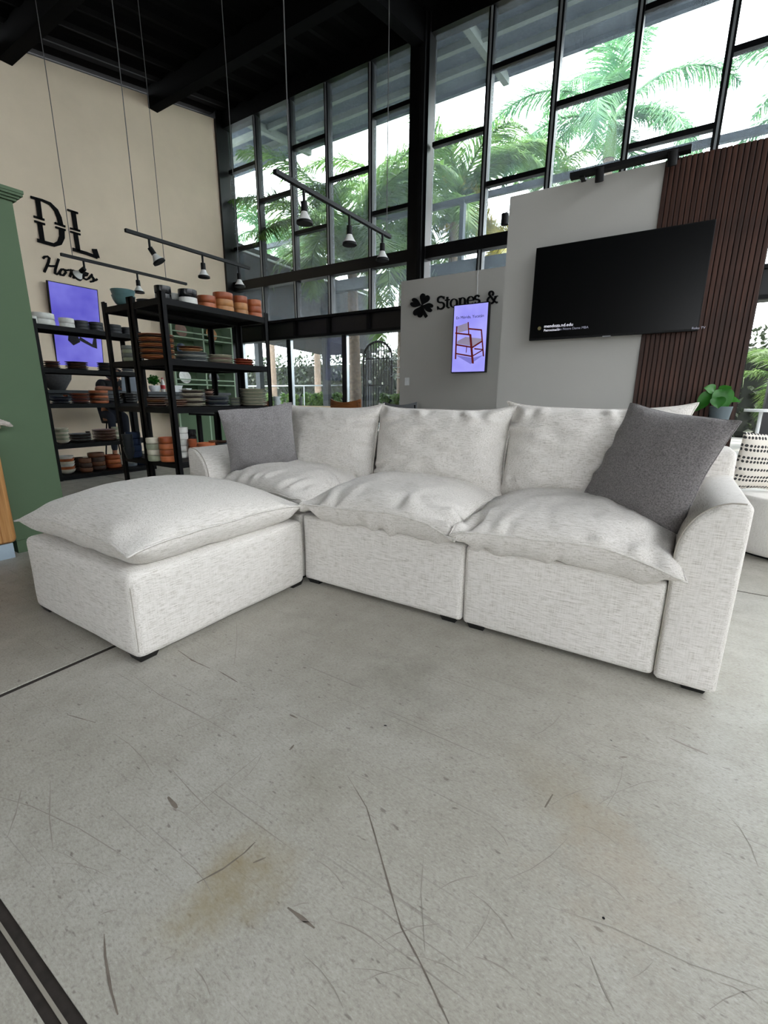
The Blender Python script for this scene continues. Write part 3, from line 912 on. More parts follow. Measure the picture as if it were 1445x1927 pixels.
# fourth level
stack(xb, 240, 267, 802, 850, 1, 'cylinder_bowl', 4, ['navy'], 'the navy pile on the fourth shelf')
stack(xb-.08, 233, 252, 800, 846, 1, 'bowl', 3, ['ink'], 'the charcoal pile behind the navy bowls')
stack(xa-.1, 278, 306, 812, 856, 1, 'cylinder_bowl', 4, ['sage', 'cream'], 'the sage pile on the fourth shelf')
stack(xa, 300, 338, 812, 858, 1, 'cylinder_bowl', 4, ['orange', 'rust'], 'the tall orange pile behind the front post')
stack(xa-.1, 331, 357, 794, 852, 1, 'cylinder_bowl', 5, ['white'], 'the tall white pile on the fourth shelf')
stack(xa-.15, 352, 372, 796, 846, 1, 'cylinder_bowl', 4, ['black'], 'the black pile behind the white bowls')
stack(xa-.02, 355, 372, 812, 848, 1, 'cylinder_bowl', 3, ['rust'], 'the narrow rust pile on the fourth shelf')
stack(xa, 369, 405, 807, 833, 1, 'cylinder_bowl', 3, ['rust', 'tan', 'orange'], 'the wide orange pile beside the sofa arm')
stack(xa-.1, 392, 412, 800, 826, 1, 'cylinder_bowl', 3, ['brown', 'rust'], 'the brown pile behind the wide orange pile')
stack(xa, 407, 430, 806, 833, 1, 'plate', 6, ['navy', 'slate', 'dbrown'], 'the dark plate pile half hidden by the grey pillow')
# bottom level of the near racks
stack(xa, 352, 376, 868, 884, 0, 'plate', 4, ['grey', 'slate'], 'the grey pile on the nearest lowest shelf')
# farther rack
stack(xl_, 62, 101, 583, 606, 4, 'cylinder_bowl', 2, ['white'], 'the wide white pair on top of the farther rack')
stack(xl_-.12, 56, 70, 590, 604, 4, 'cylinder_bowl', 1, ['white'], 'behind the wide white pair on top of the farther rack')
stack(xl_, 113, 139, 592, 611, 4, 'cylinder_bowl', 2, ['white'], 'the smaller white pair on top of the farther rack')
stack(xl_, 140, 166, 596, 614, 4, 'cylinder_bowl', 3, ['ink'], 'the first charcoal pile from the white bowls')
stack(xl_, 169, 194, 600, 618, 4, 'cylinder_bowl', 3, ['ink'], 'the second charcoal pile from the white bowls')
stack(xl_, 200, 228, 605, 622, 4, 'cylinder_bowl', 3, ['ink'], 'the third charcoal pile from the white bowls')
stack(xl_, 229, 250, 608, 623, 4, 'cylinder_bowl', 3, ['ink'], 'the last charcoal pile from the white bowls')
stack(xl_, 84, 112, 673, 687, 3, 'plate', 4, ['dbrown', 'brown'], 'the first dark brown plate pile of the farther rack')
stack(xl_, 125, 164, 673, 688, 3, 'plate', 5, ['dbrown', 'brown'], 'the wide dark brown plate pile under the purple screen')
stack(xl_, 184, 208, 675, 691, 3, 'plate', 5, ['ink', 'dbrown'], 'the charcoal plate pile of the farther rack')
stack(xl_, 228, 252, 684, 693, 3, 'plate', 3, ['white', 'slate'], 'the white and blue pile of the farther rack')
stack(xl_, 96, 134, 743, 756, 2, 'plate', 4, ['slate', 'navy'], 'the blue-grey plate pile of the farther rack')
stack(xl_, 132, 171, 738, 757, 2, 'plate', 6, ['brown', 'orange'], 'the brown plate pile of the farther rack')
stack(xl_-.1, 115, 134, 738, 754, 2, 'plate', 5, ['rust'], 'the rust plate pile behind the brown plates')
stack(xl_, 171, 204, 733, 757, 2, 'cylinder_bowl', 5, ['orange', 'brown'], 'the brown bowl pile of the farther rack')
stack(xl_, 206, 232, 748, 757, 2, 'plate', 4, ['grey', 'ink'], 'the grey plate pile of the farther rack')
stack(xl_, 228, 258, 738, 757, 2, 'cylinder_bowl', 4, ['black'], 'the black bowl pile of the farther rack')
stack(xl_, 106, 131, 801, 830, 1, 'bowl', 7, ['cream', 'sage'], 'the cream bowl pile by the green cabinet')
stack(xl_, 131, 172, 812, 828, 1, 'plate', 6, ['dbrown', 'grey'], 'the dark plate pile next to the cream bowls')
stack(xl_-.1, 153, 180, 806, 824, 1, 'plate', 5, ['dbrown'], 'the dark brown pile at the back of the fourth shelf')
stack(xl_, 177, 218, 804, 825, 1, 'plate', 8, ['brown', 'rose'], 'the striped brown plate pile of the farther rack')
stack(xl_-.05, 205, 234, 800, 823, 1, 'cylinder_bowl', 5, ['sage', 'cream'], 'the sage bowl pile of the farther rack')
stack(xl_, 114, 143, 862, 896, 0, 'bowl', 6, ['cream', 'orange', 'white'], 'the cream and orange bowls on the lowest shelf')
stack(xl_-.1, 140, 160, 864, 890, 0, 'cylinder_bowl', 3, ['dbrown'], 'the dark brown pile on the lowest shelf')
stack(xl_, 152, 176, 866, 892, 0, 'cylinder_bowl', 3, ['brown', 'dbrown'], 'the small brown pile on the lowest shelf')
stack(xl_, 171, 200, 856, 889, 0, 'cylinder_bowl', 4, ['dbrown', 'brown'], 'the tall brown pile on the lowest shelf')
stack(xl_, 200, 229, 861, 886, 0, 'cylinder_bowl', 3, ['rust', 'orange'], 'the rust pile on the lowest shelf')
stack(xl_, 234, 258, 862, 880, 0, 'cylinder_bowl', 3, ['slate', 'grey'], 'the blue-grey pile on the lowest shelf')
stack(xl_, 259, 278, 868, 879, 0, 'cylinder_bowl', 2, ['navy'], 'the low navy pile on the lowest shelf')

# ================================================================== SCREENS AND SIGNS
def emis(name, a, b_, s_, scale=1.5):
    if name in MATS: return MATS[name]
    m, t, b = nt(name)
    f = noisef(t, objco(t), scale, 3)
    t.links.new(ramp(t, f, [(0.3, srgb(a)), (0.7, srgb(b_))]), b.inputs['Emission Color'])
    b.inputs['Emission Strength'].default_value = s_
    b.inputs['Base Color'].default_value = (0.01, 0.01, 0.012, 1)
    b.inputs['Roughness'].default_value = 0.12
    MATS[name] = m
    return m
M_SCREEN = mat('dark_screen', '040506', 0.28, var=0.0, spec=0.18)
YV = 4.74
c0, c1, c2 = ony(1006, 468.5, YV), ony(1349, 410, YV), ony(998, 641, YV)
tvx0, tvx1, tvz1, tvz0 = (c0.x+c2.x)/2, c1.x, (c0.z+c1.z)/2, c2.z
tv = thing('television', 'wide black television mounted across white panel and walnut slats', 'television', ((tvx0+tvx1)/2, YV, tvz0))
part(tv, 'casing', MB().rbox(tvx0, YV, tvz0, tvx1, YV+.035, tvz1, .004, 2), M_BLKP)
part(tv, 'screen', MB().box(tvx0+.008, YV-.0015, tvz0+.016, tvx1-.008, YV+.001, tvz1-.008), M_SCREEN)
part(tv, 'wall_bracket', MB().box((tvx0+tvx1)/2-.25, YV+.035, tvz0+.25, (tvx0+tvx1)/2+.25, YT-.02, tvz1-.25), M_BLKP)
sx = ony(1141, 633, YV)
part(tv, 'sensor', MB().rbox(sx.x-.035, YV-.004, tvz0-.008, sx.x+.035, YV+.02, tvz0+.004, .003, 2), mat('sensor_grey', '7d7f82', 0.4))
def txt(parent, body, at, size, m, bold=0.0):
    me = text_mesh(body, size); me.materials.append(m)
    o = link('lettering', me, None, parent, Vector(at)-root_loc(parent)); o.rotation_euler = (math.pi/2, 0, 0)
    return o
M_TXT = emis('screen_text_white', 'e8eaff', 'ffffff', 0.9)
M_TXTG = emis('screen_text_grey', '9a9cb0', 'b0b2c4', 0.6)
q = ony(1023.5, 617, YV); txt(tv, 'mendoza.nd.edu', (q.x, YV-.003, q.z), .040, M_TXT)
q = ony(1023, 624, YV); txt(tv, 'Patrocinado', (q.x, YV-.003, q.z), .030, M_TXT)
q = ony(1046, 622, YV); txt(tv, '\u00b7  The Notre Dame MBA', (q.x-.02, YV-.003, q.z), .030, M_TXTG)
q = ony(1301, 620, YV); txt(tv, 'Roku TV', (q.x, YV-.003, q.z), .026, M_TXTG)
q = ony(1015, 618, YV)
part(tv, 'emblem', MB().lathe([(0, 0), (.017, 0), (.017, .001), (0, .001)], 20, (q.x, YV-.0025, q.z), Matrix.Rotation(math.pi/2, 4, 'X')), emis('emblem_gold', '6a6540', '8a8460', 0.4))

# portrait screen on the lettered partition
YS = YP-.15
def sp(x, y): return ony(740+x/4.817, 440+y/4.817, YS)
a, b, c, d = sp(540, 648), sp(862, 610), sp(842, 1256), sp(527, 1262)
x0, x1, z1, z0 = (a.x+d.x)/2, (b.x+c.x)/2, (a.z+b.z)/2, (c.z+d.z)/2
ps = thing('portrait_screen', 'upright display showing a red wooden armchair on lilac', 'screen', ((x0+x1)/2, YS, z0))
part(ps, 'casing', MB().rbox(x0, YS, z0, x1, YS+.07, z1, .004, 2), M_BLKP)
part(ps, 'wall_bracket', MB().box(x0+.1, YS+.07, z0+.25, x1-.1, YP, z1-.25), M_BLKP)
part(ps, 'screen', MB().box(x0+.014, YS-.001, z0+.014, x1-.014, YS+.001, z1-.014), emis('lilac_screen', '8f8cf0', 'b2b0fb', 0.95, 2.0))
M_PIC = emis('picture_mahogany', '5a1618', '7a2420', 0.55, 6); M_PICG = emis('picture_fabric', '9a90b0', 'a89fb8', 0.7, 6); M_PICT = emis('picture_text', '20202c', '2a2a3a', 0.25)
M_PICS = emis('picture_shade', '7672c8', '8380d4', 0.85, 3)
def pic(parent, name, polys, m, off, fn, ax):
    for pl in polys:
        pts = [fn(*p) for p in pl]
        part(parent, name, MB().prism(pts, Vector(ax)*off, Vector(ax)*(off+.001)), m)
ARM = [[(570, 838), (583, 838), (571, 1136), (558, 1136)], [(688, 908), (708, 914), (731, 1176), (712, 1176)], [(793, 868), (805, 868), (824, 1111), (812, 1111)],
       [(675, 800), (685, 800), (690, 922), (680, 922)], [(563, 894), (706, 909), (706, 923), (563, 908)], [(685, 854), (803, 865), (803, 879), (685, 868)],
       [(573, 998), (722, 1024), (722, 1037), (573, 1013)], [(716, 1022), (809, 964), (809, 979), (720, 1036)], [(568, 1079), (716, 1105), (716, 1118), (568, 1092)],
       [(716, 1104), (815, 1046), (815, 1056), (722, 1112)], [(735, 1036), (815, 1044), (815, 1054), (735, 1048)], [(663, 1020), (670, 1020), (664, 1078), (658, 1078)]]
pic(ps, 'picture_shadow', [[(565, 1100), (720, 1125), (815, 1100), (700, 1180)]], M_PICS, .001, sp, (0, -1, 0))
pic(ps, 'picture_fabric', [[(583, 838), (677, 805), (683, 872), (588, 898)], [(583, 972), (655, 935), (798, 950), (806, 968), (720, 1018), (578, 996)]], M_PICG, .002, sp, (0, -1, 0))
pic(ps, 'picture_frame', ARM, M_PIC, .003, sp, (0, -1, 0))
q = sp(570, 762); o = txt(ps, 'En M\u00e9rida, Yucat\u00e1n', (q.x, YS-.004, q.z-.02), .053, M_PICT)
cable = thing('power_cable', 'thin white cable hanging from the partition top to the screen', 'cable', (sp(725, 330).x, YP, 2.3))
part(cable, 'cord', MB().tube([sp(745, 318)+Vector((0, .1, 0)), sp(730, 345)+Vector((0, .14, 0)), sp(728, 450)+Vector((0, .145, 0)), sp(722, 600)+Vector((0, .145, 0)), sp(700, 700)+Vector((0, .14, 0))], .005, 6), M_WTRIM, True)
q = ony(766, 718, YP)
sw = thing('light_switch', 'small white wall switch on the lettered partition', 'switch', (q.x, YP, q.z))
part(sw, 'plate', MB().rbox(q.x-.04, YP-.008, q.z-.06, q.x+.04, YP, q.z+.06, .003, 2), M_WTRIM)
part(sw, 'rocker', MB().rbox(q.x-.016, YP-.012, q.z-.03, q.x+.016, YP-.006, q.z+.03, .002, 2), M_WTRIM)

# ---- pen-stroke lettering: thick on uprights, thin on level strokes
def nib(mb, pts2, fn, ax, thick, thin, d0, d1, closed=False):
    """pts2 pixel polyline; widths in metres; ax outward normal"""
    P = [fn(*p) for p in pts2]
    ax = Vector(ax)
    L = len(P); lf = []; rg = []
    for i in range(L):
        a = P[i-1] if (i or closed) else P[i]; b = P[(i+1) % L] if (i < L-1 or closed) else P[i]
        t = (b-a).normalized()
        n = ax.cross(t).normalized()
        w = thin+(thick-thin)*abs(t.z)**1.5
        lf.append(P[i]+n*w/2); rg.append(P[i]-n*w/2)
    m = L if closed else L-1
    for i in range(m):
        j = (i+1) % L
        mb.prism([lf[i], lf[j], rg[j], rg[i]], ax*d0, ax*d1)
    return mb
def arc(cx, cy, rx, ry, a0, a1, n=14): return [(cx+rx*math.cos(math.radians(a0+(a1-a0)*k/n)), cy-ry*math.sin(math.radians(a0+(a1-a0)*k/n))) for k in range(n+1)]
# monogram and script on the left wall (traced in the wall plane)
def wl_(x, y): return onx(x/5.354, 340+y/5.354, XW)
dl = thing('wall_sign', 'black split letters D L on the beige wall', 'sign', wl_(600, 800))
AX = (1, 0, 0)
def letter(parent, name, strokes, fn, ax, d0=.004, d1=.03):
    mb = MB()
    for pts, tk, tn in strokes: nib(mb, pts, fn, ax, tk, tn, d0, d1)
    part(parent, name, mb, M_SIGN)
TK, TN = .066, .022
letter(dl, 'letter_half', [([(375, 190), (400, 385)], TK, TN), ([(305, 168), (420, 200), (500, 235), (560, 300), (590, 370), (608, 450)], .075, .035), ([(335, 362), (442, 396)], .032, .028), ([(548, 428), (652, 464)], .032, .028)], wl_, AX)
letter(dl, 'letter_half', [([(395, 425), (422, 605)], TK, TN), ([(372, 602), (460, 628), (540, 650), (595, 630), (620, 570), (617, 490)], .08, .05), ([(343, 410), (448, 442)], .032, .028), ([(555, 470), (655, 500)], .032, .028)], wl_, AX)
letter(dl, 'letter_half', [([(733, 310), (760, 500)], TK, TN), ([(676, 296), (780, 330)], .032, .028), ([(702, 482), (802, 508)], .032, .028)], wl_, AX)
letter(dl, 'letter_half', [([(755, 530), (785, 715)], TK, TN), ([(703, 515), (805, 545)], .032, .028), ([(728, 692), (870, 735), (975, 775)], .05, .05), ([(945, 690), (975, 780)], .085, .04)], wl_, AX)
hm = thing('wall_sign', 'black handwritten style word Homes on the beige wall', 'sign', wl_(700, 930))
SW = .034
def scr(pts): return (pts, SW, SW*.8)
letter(hm, 'letter', [scr([(430, 785), (445, 768), (475, 765), (492, 780), (485, 820), (465, 870), (442, 922)]), scr([(586, 790), (570, 840), (552, 900), (550, 935), (568, 945), (590, 930)]), scr([(472, 855), (510, 862), (565, 862)])], wl_, AX)
letter(hm, 'letter', [scr([(640, 895), (615, 895), (598, 920), (605, 950), (635, 955), (660, 925), (640, 895), (665, 905), (695, 900)])], wl_, AX)
letter(hm, 'letter', [scr([(715, 895), (712, 930), (700, 970)]), scr([(705, 945), (735, 905), (755, 910), (745, 950), (735, 985)]), scr([(742, 955), (775, 920), (795, 925), (790, 960), (800, 985), (825, 975)])], wl_, AX)
letter(hm, 'letter', [scr([(830, 962), (870, 955), (880, 935), (858, 928), (835, 950), (838, 985), (865, 998), (895, 985)])], wl_, AX)
letter(hm, 'letter', [scr([(890, 985), (925, 945), (918, 960), (940, 990), (935, 1015), (905, 1020)]), scr([(935, 1012), (960, 1005), (975, 992)])], wl_, AX)
# clover and serif word on the partition
def pp(x, y): return ony(740+x/4.817, 440+y/4.817, YP)
AY = (0, -1, 0)
cl = thing('clover_emblem', 'black four-leaf clover emblem on the white partition', 'sign', pp(262, 655))
def leafpoly(cx, cy, ang, s):
    pts = []
    for k in range(25):
        t = -math.pi+2*math.pi*k/25
        hx = 16*math.sin(t)**3; hy = 13*math.cos(t)-5*math.cos(2*t)-2*math.cos(3*t)-math.cos(4*t)
        hx *= 2.75*s; hy = (hy+17)*3.75*s
        ca, sa = math.cos(math.radians(ang)), math.sin(math.radians(ang))
        pts.append(pp(cx+hx*ca+hy*sa, cy-(-hx*sa+hy*ca)))
    return pts
for k, an in enumerate((22, 105, 205, 292)):
    part(cl, 'leaf', MB().prism(leafpoly(262, 652, an, (1.0, .93, 1.0, .93)[k]), Vector(AY)*.003, Vector(AY)*.03), M_SIGN)
mb = MB(); nib(mb, [(262, 655), (275, 705), (305, 755)], pp, AY, .05, .03, .003, .03); part(cl, 'stem', mb, M_SIGN)
st_ = thing('partition_sign', 'black serif word ending in ampersand on the white partition', 'sign', pp(600, 640))
def sx_(x0, yb, k):   # glyph cell: x right, y up in em units of k px, baseline rises to the right
    return lambda x, y: pp(x0+x*k, yb-y*k-(x*k)*0.135)
tk, tn = .028, .009
def serif_glyph(strokes, x0, yb, k):
    letter(st_, 'letter', [(p, a_, b_) for p, a_, b_ in strokes], sx_(x0, yb, k), AY, .003, .025)
def A2(cx, cy, rx, ry, a0, a1): return [(cx+rx*math.cos(math.radians(a0+(a1-a0)*j/14)), cy+ry*math.sin(math.radians(a0+(a1-a0)*j/14))) for j in range(15)]
serif_glyph([(A2(.36, .83, .25, .22, 25, 190)+A2(.36, .76, .25, .20, 200, 262)+A2(.36, .30, .27, .26, 85, -10)+A2(.36, .28, .27, .26, -10, -165), tk, tn+.012), ([(.62, .80), (.64, 1.04)], tn, tn), ([(.09, -.02), (.07, .28)], tn, tn)], 396, 690, 108)
serif_glyph([([(.22, .95), (.20, .15), (.28, .02), (.40, .05)], tk, tn), ([(.02, .70), (.42, .70)], tn, tn+.006)], 470, 680, 108)
def OO(): return [(A2(.30, .35, .27, .35, 0, 360), tk, tn)]
serif_glyph(OO(), 520, 672, 108)
def NN(): return [([(.16, .70), (.16, .02)], tk, tn), (A2(.36, .45, .20, .25, 170, 0)+[(.56, .02)], tk, tn), ([(.02, .68), (.18, .68)], tn, tn), ([(.03, .02), (.30, .02)], tn, tn), ([(.42, .02), (.70, .02)], tn, tn)]
serif_glyph(NN(), 592, 662, 108)
serif_glyph([(A2(.30, .35, .26, .35, 0, 320), tk, tn), ([(.06, .38), (.56, .38)], tn, tn)], 672, 650, 108)
serif_glyph([(A2(.26, .53, .18, .16, 20, 250)+A2(.26, .18, .20, .17, 80, -160), tk, tn+.01)], 735, 640, 108)
serif_glyph([(A2(.36, .80, .17, .19, -60, 240)+[(.52, .26), (.80, -.02), (.90, .02)], tk, tn+.01), (A2(.33, .26, .28, .28, 100, 330)+[(.70, .40), (.78, .52)], tk*.9, tn+.01), ([(.62, .53), (.93, .53)], tn, tn), ([(.36, .60), (.24, .52)], tn, tn)], 852, 636, 108)

# wall screen behind the racks
XS = XW+.14
ws = thing('portrait_screen', 'upright purple display tilted down from the beige wall', 'screen', (XS, 4.2, 1.6))
ya, yb_ = onx(88, 523, XS).y, onx(183, 541, XS).y
Mw = Matrix.Translation((XS, (ya+yb_)/2, onx(130, 535, XS).z)) @ Matrix.Rotation(math.radians(6), 4, 'Y')
hw = (yb_-ya)/2
part(ws, 'casing', MB().box(-.05, -hw, -1.42, 0, hw, 0, Mw), M_BLKP)
part(ws, 'screen', MB().box(-.001, -hw+.012, -1.408, .001, hw-.012, -.012, Mw), emis('violet_screen', '5a54c4', '8482e6', 0.85, 1.6))
part(ws, 'wall_bracket', MB().box(-.12, -.2, -1.0, -.05, .2, -.4, Mw), M_BLKP)
for pl in ([(-.16, -.80), (-.02, -.80), (.02, -.93), (-.10, -1.0), (-.18, -.92)], [(.02, -.84), (.22, -.95), (.26, -.80), (.30, -.80), (.30, -1.02), (.22, -1.0), (0, -.90)]):
    part(ws, 'picture_frame', MB().prism([Mw @ Vector((0.002, y, z)) for y, z in pl], (0, 0, 0), (.001, 0, 0)), emis('picture_dark', '141018', '1c1622', 0.2))

# ================================================================== TRACK LIGHTS
ZR = 2.75
M_LAMPW = mat('lamp_white', 'd9dad8', 0.5); M_LENS = mat('lamp_lens', 'b9bcbc', 0.25)
def track(label, xr, y0, y1, heads, wires):
    t = thing('track_light', label, 'track light', (xr, (y0+y1)/2, ZR), 'suspended lighting tracks')
    part(t, 'rail', MB().box(xr-.018, y0, ZR-.016, xr+.018, y1, ZR+.016), M_BLKP)
    for (y, tilt) in heads:
        Mx = Matrix.Translation((xr, y, ZR-.016)) @ Matrix.Rotation(math.radians(tilt[0]), 4, 'X') @ Matrix.Rotation(math.radians(tilt[1]), 4, 'Y')
        h = part(t, 'lamp_stem', MB().lathe([(.012, -.10), (.012, .0)], 10, (0, 0, 0), Matrix.Translation((xr, y, ZR-.016))), M_BLKP, True)
        Mh = Matrix.Translation((xr, y, ZR-.10)) @ Matrix.Rotation(math.radians(tilt[0]), 4, 'X') @ Matrix.Rotation(math.radians(tilt[1]), 4, 'Y')
        b_ = part(t, 'lamp_body', MB().lathe([(0, 0.01), (.026, 0), (.028, -.07), (.022, -.075)], 14, (0, 0, 0), Mh), M_BLKP, True)
        s_ = part(t, 'lamp_bulb', MB().lathe([(.024, -.072), (.034, -.095), (.058, -.135), (.060, -.145)], 18, (0, 0, 0), Mh), M_LAMPW, True)
        part(s_, 'lamp_rim', MB().lathe([(.060, -.138), (.068, -.143), (.068, -.162), (.058, -.162)], 18, (0, 0, 0), Mh), M_BLKP, True)
        part(s_, 'lamp_lens', MB().lathe([(0, -.158), (.058, -.156)], 18, (0, 0, 0), Mh), M_LENS, True)
    for y in wires:
        part(t, 'wire', MB().tube([(xr, y, ZR+.016), (xr+.004, y+.006, (ZR+roofz(y))/2), (xr, y, roofz(y)+.1)], .0045, 6), mat('wire_grey', '4a4a4a', 0.6), True)
track('suspended black lighting track with three lamps in front of the windows', -2.80, 2.86, 4.52, [(3.18, (0, 0)), (3.80, (0, 0)), (4.37, (0, 0))], [3.02, 4.45])
track('suspended black lighting track with three lamps above the nearest racks', -5.02, 2.95, 4.58, [(3.20, (25, -18)), (3.86, (0, 0)), (4.40, (0, 0))], [3.08, 4.40])
track('suspended black lighting track with two lamps before the beige wall', -6.51, 2.99, 4.68, [(3.24, (-30, 55)), (3.92, (0, 0))], [3.12, 4.35])
# spotlights on top of the television partition
sr = thing('spotlight_rail', 'black rail with two cylinder spotlights along the partition top', 'spotlight', (-0.5, YT, 3.0))
p0, p1 = ony(1072, 338, YT-.10), ony(1300, 287, YT-.10)
part(sr, 'rail', MB().box(p0.x, YT-.12, 3.0, p1.x, YT-.04, 3.035), M_BLKP)
for x in (p0.x+.1, p1.x-.1): part(sr, 'clamp', MB().box(x-.02, YT-.10, 2.985, x+.02, YT+.10, 3.02), M_BLKP)
for px, py in ((1127, 328), (1265, 296)):
    c = ony(px, py, YT-.14)
    Mh = Matrix.Translation((c.x, YT-.12, 2.99)) @ Matrix.Rotation(math.radians(24), 4, 'X')
    b_ = part(sr, 'spot_body', MB().lathe([(0, .03), (.034, .03), (.036, -.07), (.030, -.075)], 16, (0, 0, 0), Mh), M_BLKP, True)
    part(b_, 'spot_lens', MB().lathe([(0, -.070), (.030, -.072)], 16, (0, 0, 0), Mh), M_LENS, True)
c = ony(950, 411, 6.1)
s1 = thing('spotlight', 'lone black spotlight peeking past the television partition', 'spotlight', c)
part(s1, 'spot_body', MB().lathe([(0, .05), (.045, .05), (.045, -.07), (.03, -.075)], 16, c), M_BLKP, True)
part(s1, 'arm', MB().tube([c+Vector((0, 0, .05)), c+Vector((.06, .05, .12)), (c.x+.18, YP, 2.82)], .01, 6), M_BLKP, True)

# ================================================================== LEFT SIDE
XG = -3.85
YG = onz(41, 1047, 0).y+.012
gc = thing('tall_cabinet', 'tall green painted cabinet side with a cornice at the left edge', 'cabinet', (-4.4, 1.35, 0))
part(gc, 'body', MB().rbox(-4.95, YG, 0.09, XG, 1.527, 2.33, .006, 2), M_GREEN)
part(gc, 'plinth', MB().box(-4.94, YG+.005, 0.0, XG-.002, 1.524, 0.09), M_GREEN)
pf = [(0, 2.33), (.012, 2.33), (.016, 2.345), (.03, 2.36), (.045, 2.375), (.05, 2.395), (0, 2.395)]
mb = MB()
for k in range(len(pf)-1):
    (a, z0), (b, z1) = pf[k], pf[k+1]
    if z1 > z0: mb.box(-4.95-b, YG-b, z0, XG+b, 1.527+b, z1)
part(gc, 'cornice', mb, M_GREEN)
sb = thing('sideboard', 'oak sideboard with rounded corner and pale plinth at the left edge', 'sideboard', (-4.0, .6, 0))
cp = onz(41, 1047, 0)
xs_, ys_ = cp.x, cp.y
part(sb, 'body', MB().rbox(xs_-.55, ys_-1.1, .105, xs_+.0, ys_, .80, .035, 4), M_OAK)
for i in range(16):
    y = ys_-.06-i*.06
    me = bpy.data.meshes.get('front_slat') or MB().rbox(-.004, -.027, .12, .006, .027, .785, .004, 2).mesh('front_slat')
    rep(sb, 'front_slat', me, M_OAK, (xs_-sb.location.x, y-sb.location.y, 0))
part(sb, 'plinth', MB().box(xs_-.5, ys_-1.05, 0, xs_-.015, ys_-.03, .105), mat('pale_blue_plinth', '9fb0bd', 0.5))
dv = thing('driftwood', 'bleached driftwood ornament on the oak sideboard at the left edge', 'ornament', (xs_-.15, ys_-.2, .80))
p_ = onx(6, 797, xs_-.02)
part(dv, 'stem', MB().tube([(p_.x-.06, p_.y-.12, .80), (p_.x-.04, p_.y-.08, .9), (p_.x, p_.y-.02, p_.z-.02)], [.02, .016, .012], 8), M_DRY, True)
for k in range(4):
    part(dv, 'knot', MB().tube([(p_.x, p_.y-.06+k*.015, p_.z-.01+.008*k), (p_.x+.005*k, p_.y-.01+k*.01, p_.z+.012-.006*k), (p_.x, p_.y+.03+k*.006, p_.z-.004-.005*k)], [.012, .018, .006], 8), mat('bleached', 'b3aca4', 0.9, var=0.25, scale=40), True)

# ================================================================== COUNTER, PERSON, PLATE HUTCH
XC0, XC1, ZC = -8.45, -7.95, 1.185
ct = thing('counter', 'long dark grey service counter behind the racks', 'counter', (-8.2, 4.9, 0))
M_CTR = mat('counter_grey', '34383c', 0.6)
part(ct, 'top', MB().rbox(XC0, 2.9, ZC-.05, XC1, 6.55, ZC, .006, 2), M_CTR)
part(ct, 'apron', MB().box(XC0+.05, 2.95, ZC-.16, XC1-.04, 6.5, ZC-.05), M_CTR)
for (x, y) in ((XC0+.06, 2.98), (XC1-.08, 2.98), (XC0+.06, 6.45), (XC1-.08, 6.45), (XC0+.06, 4.7), (XC1-.08, 4.7)): part(ct, 'leg', MB().box(x-.03, y-.03, 0, x+.03, y+.03, ZC-.16), M_BLACK)
xm = -8.15
p_ = onx(108, 731, xm)
mo = thing('mortar', 'big dark stone mortar standing on the counter', 'mortar', (xm, p_.y, ZC+.001))
part(mo, 'bowl', MB().lathe([(0, 0), (.10, 0), (.12, .03), (.20, .16), (.215, .24), (.195, .24), (.16, .13), (0, .06)], 24, (xm, p_.y, ZC+.001)), mat('basalt', '3f4042', 0.85, var=0.2, scale=30, bmp=.2), True)
pe = single('pestle', MB().tube([(xm+.03, p_.y+.02, ZC+.09), (xm+.02, p_.y-.08, ZC+.26), (xm+.02, p_.y-.13, ZC+.345)], [.045, .032, .038], 12), MATS['basalt'], 'dark stone pestle leaning in the mortar', 'pestle', (xm, p_.y, ZC+.1), True)
# laptop: lid toward the hall
p0, p1 = onx(229, 729, xm+.1), onx(259, 729, xm+.1)
lp = thing('laptop', 'open grey laptop on the counter in front of the person', 'laptop', (xm, (p0.y+p1.y)/2, ZC))
part(lp, 'keyboard_base', MB().rbox(xm-.15, p0.y, ZC+.001, xm+.09, p1.y+.05, ZC+.018, .004, 2), mat('laptop_grey', '6f7680', 0.4, 0.3))
Ml = Matrix.Translation((xm+.09, (p0.y+p1.y)/2+.025, ZC+.016)) @ Matrix.Rotation(math.radians(9), 4, 'Y')
part(lp, 'lid', MB().rbox(-.004, -(p1.y-p0.y)/2-.025, 0, .006, (p1.y-p0.y)/2+.025, .235, .003, 2, Ml), mat('laptop_grey', '6f7680', 0.4, 0.3))
# potted herb, bottle, food boxes
def leaves(mb, c, R, n, size, seed, flat=0.6):
    rnd = random.Random(seed)
    for _ in range(n):
        d = Vector((rnd.gauss(0, 1), rnd.gauss(0, 1), rnd.gauss(0, 1))).normalized()*rnd.uniform(.4, 1)
        p = Vector(c)+Vector((d.x*R[0], d.y*R[1], d.z*R[2]))
        q = Euler((rnd.uniform(-1, 1), rnd.uniform(-1, 1), rnd.uniform(0, 6.28))).to_matrix()
        s = size*rnd.uniform(.6, 1.2)
        mb.add([p+q @ Vector(v)*s for v in ((-.5, 0, 0), (0, -.28, .05), (.5, 0, -.05), (0, .28, .05))], [(0, 1, 2, 3)])
    return mb
p_ = onx(291, 731, xm)
hb = thing('potted_herb', 'leafy green herb in a white pot on the counter', 'plant', (xm, p_.y, ZC))
part(hb, 'pot', MB().lathe([(0, .001), (.07, .001), (.095, .06), (.095, .11), (.08, .11), (.07, .05), (0, .04)], 18, (xm, p_.y, ZC)), M_WTRIM, True)
part(hb, 'foliage', leaves(MB(), (xm, p_.y, ZC+.20), (.10, .10, .10), 160, .07, 3), M_PLANT)
p_ = onx(307, 731, xm+.08)
bo = thing('soda_bottle', 'clear soda bottle with red label and cap on the counter', 'bottle', (p_.x, p_.y, ZC))
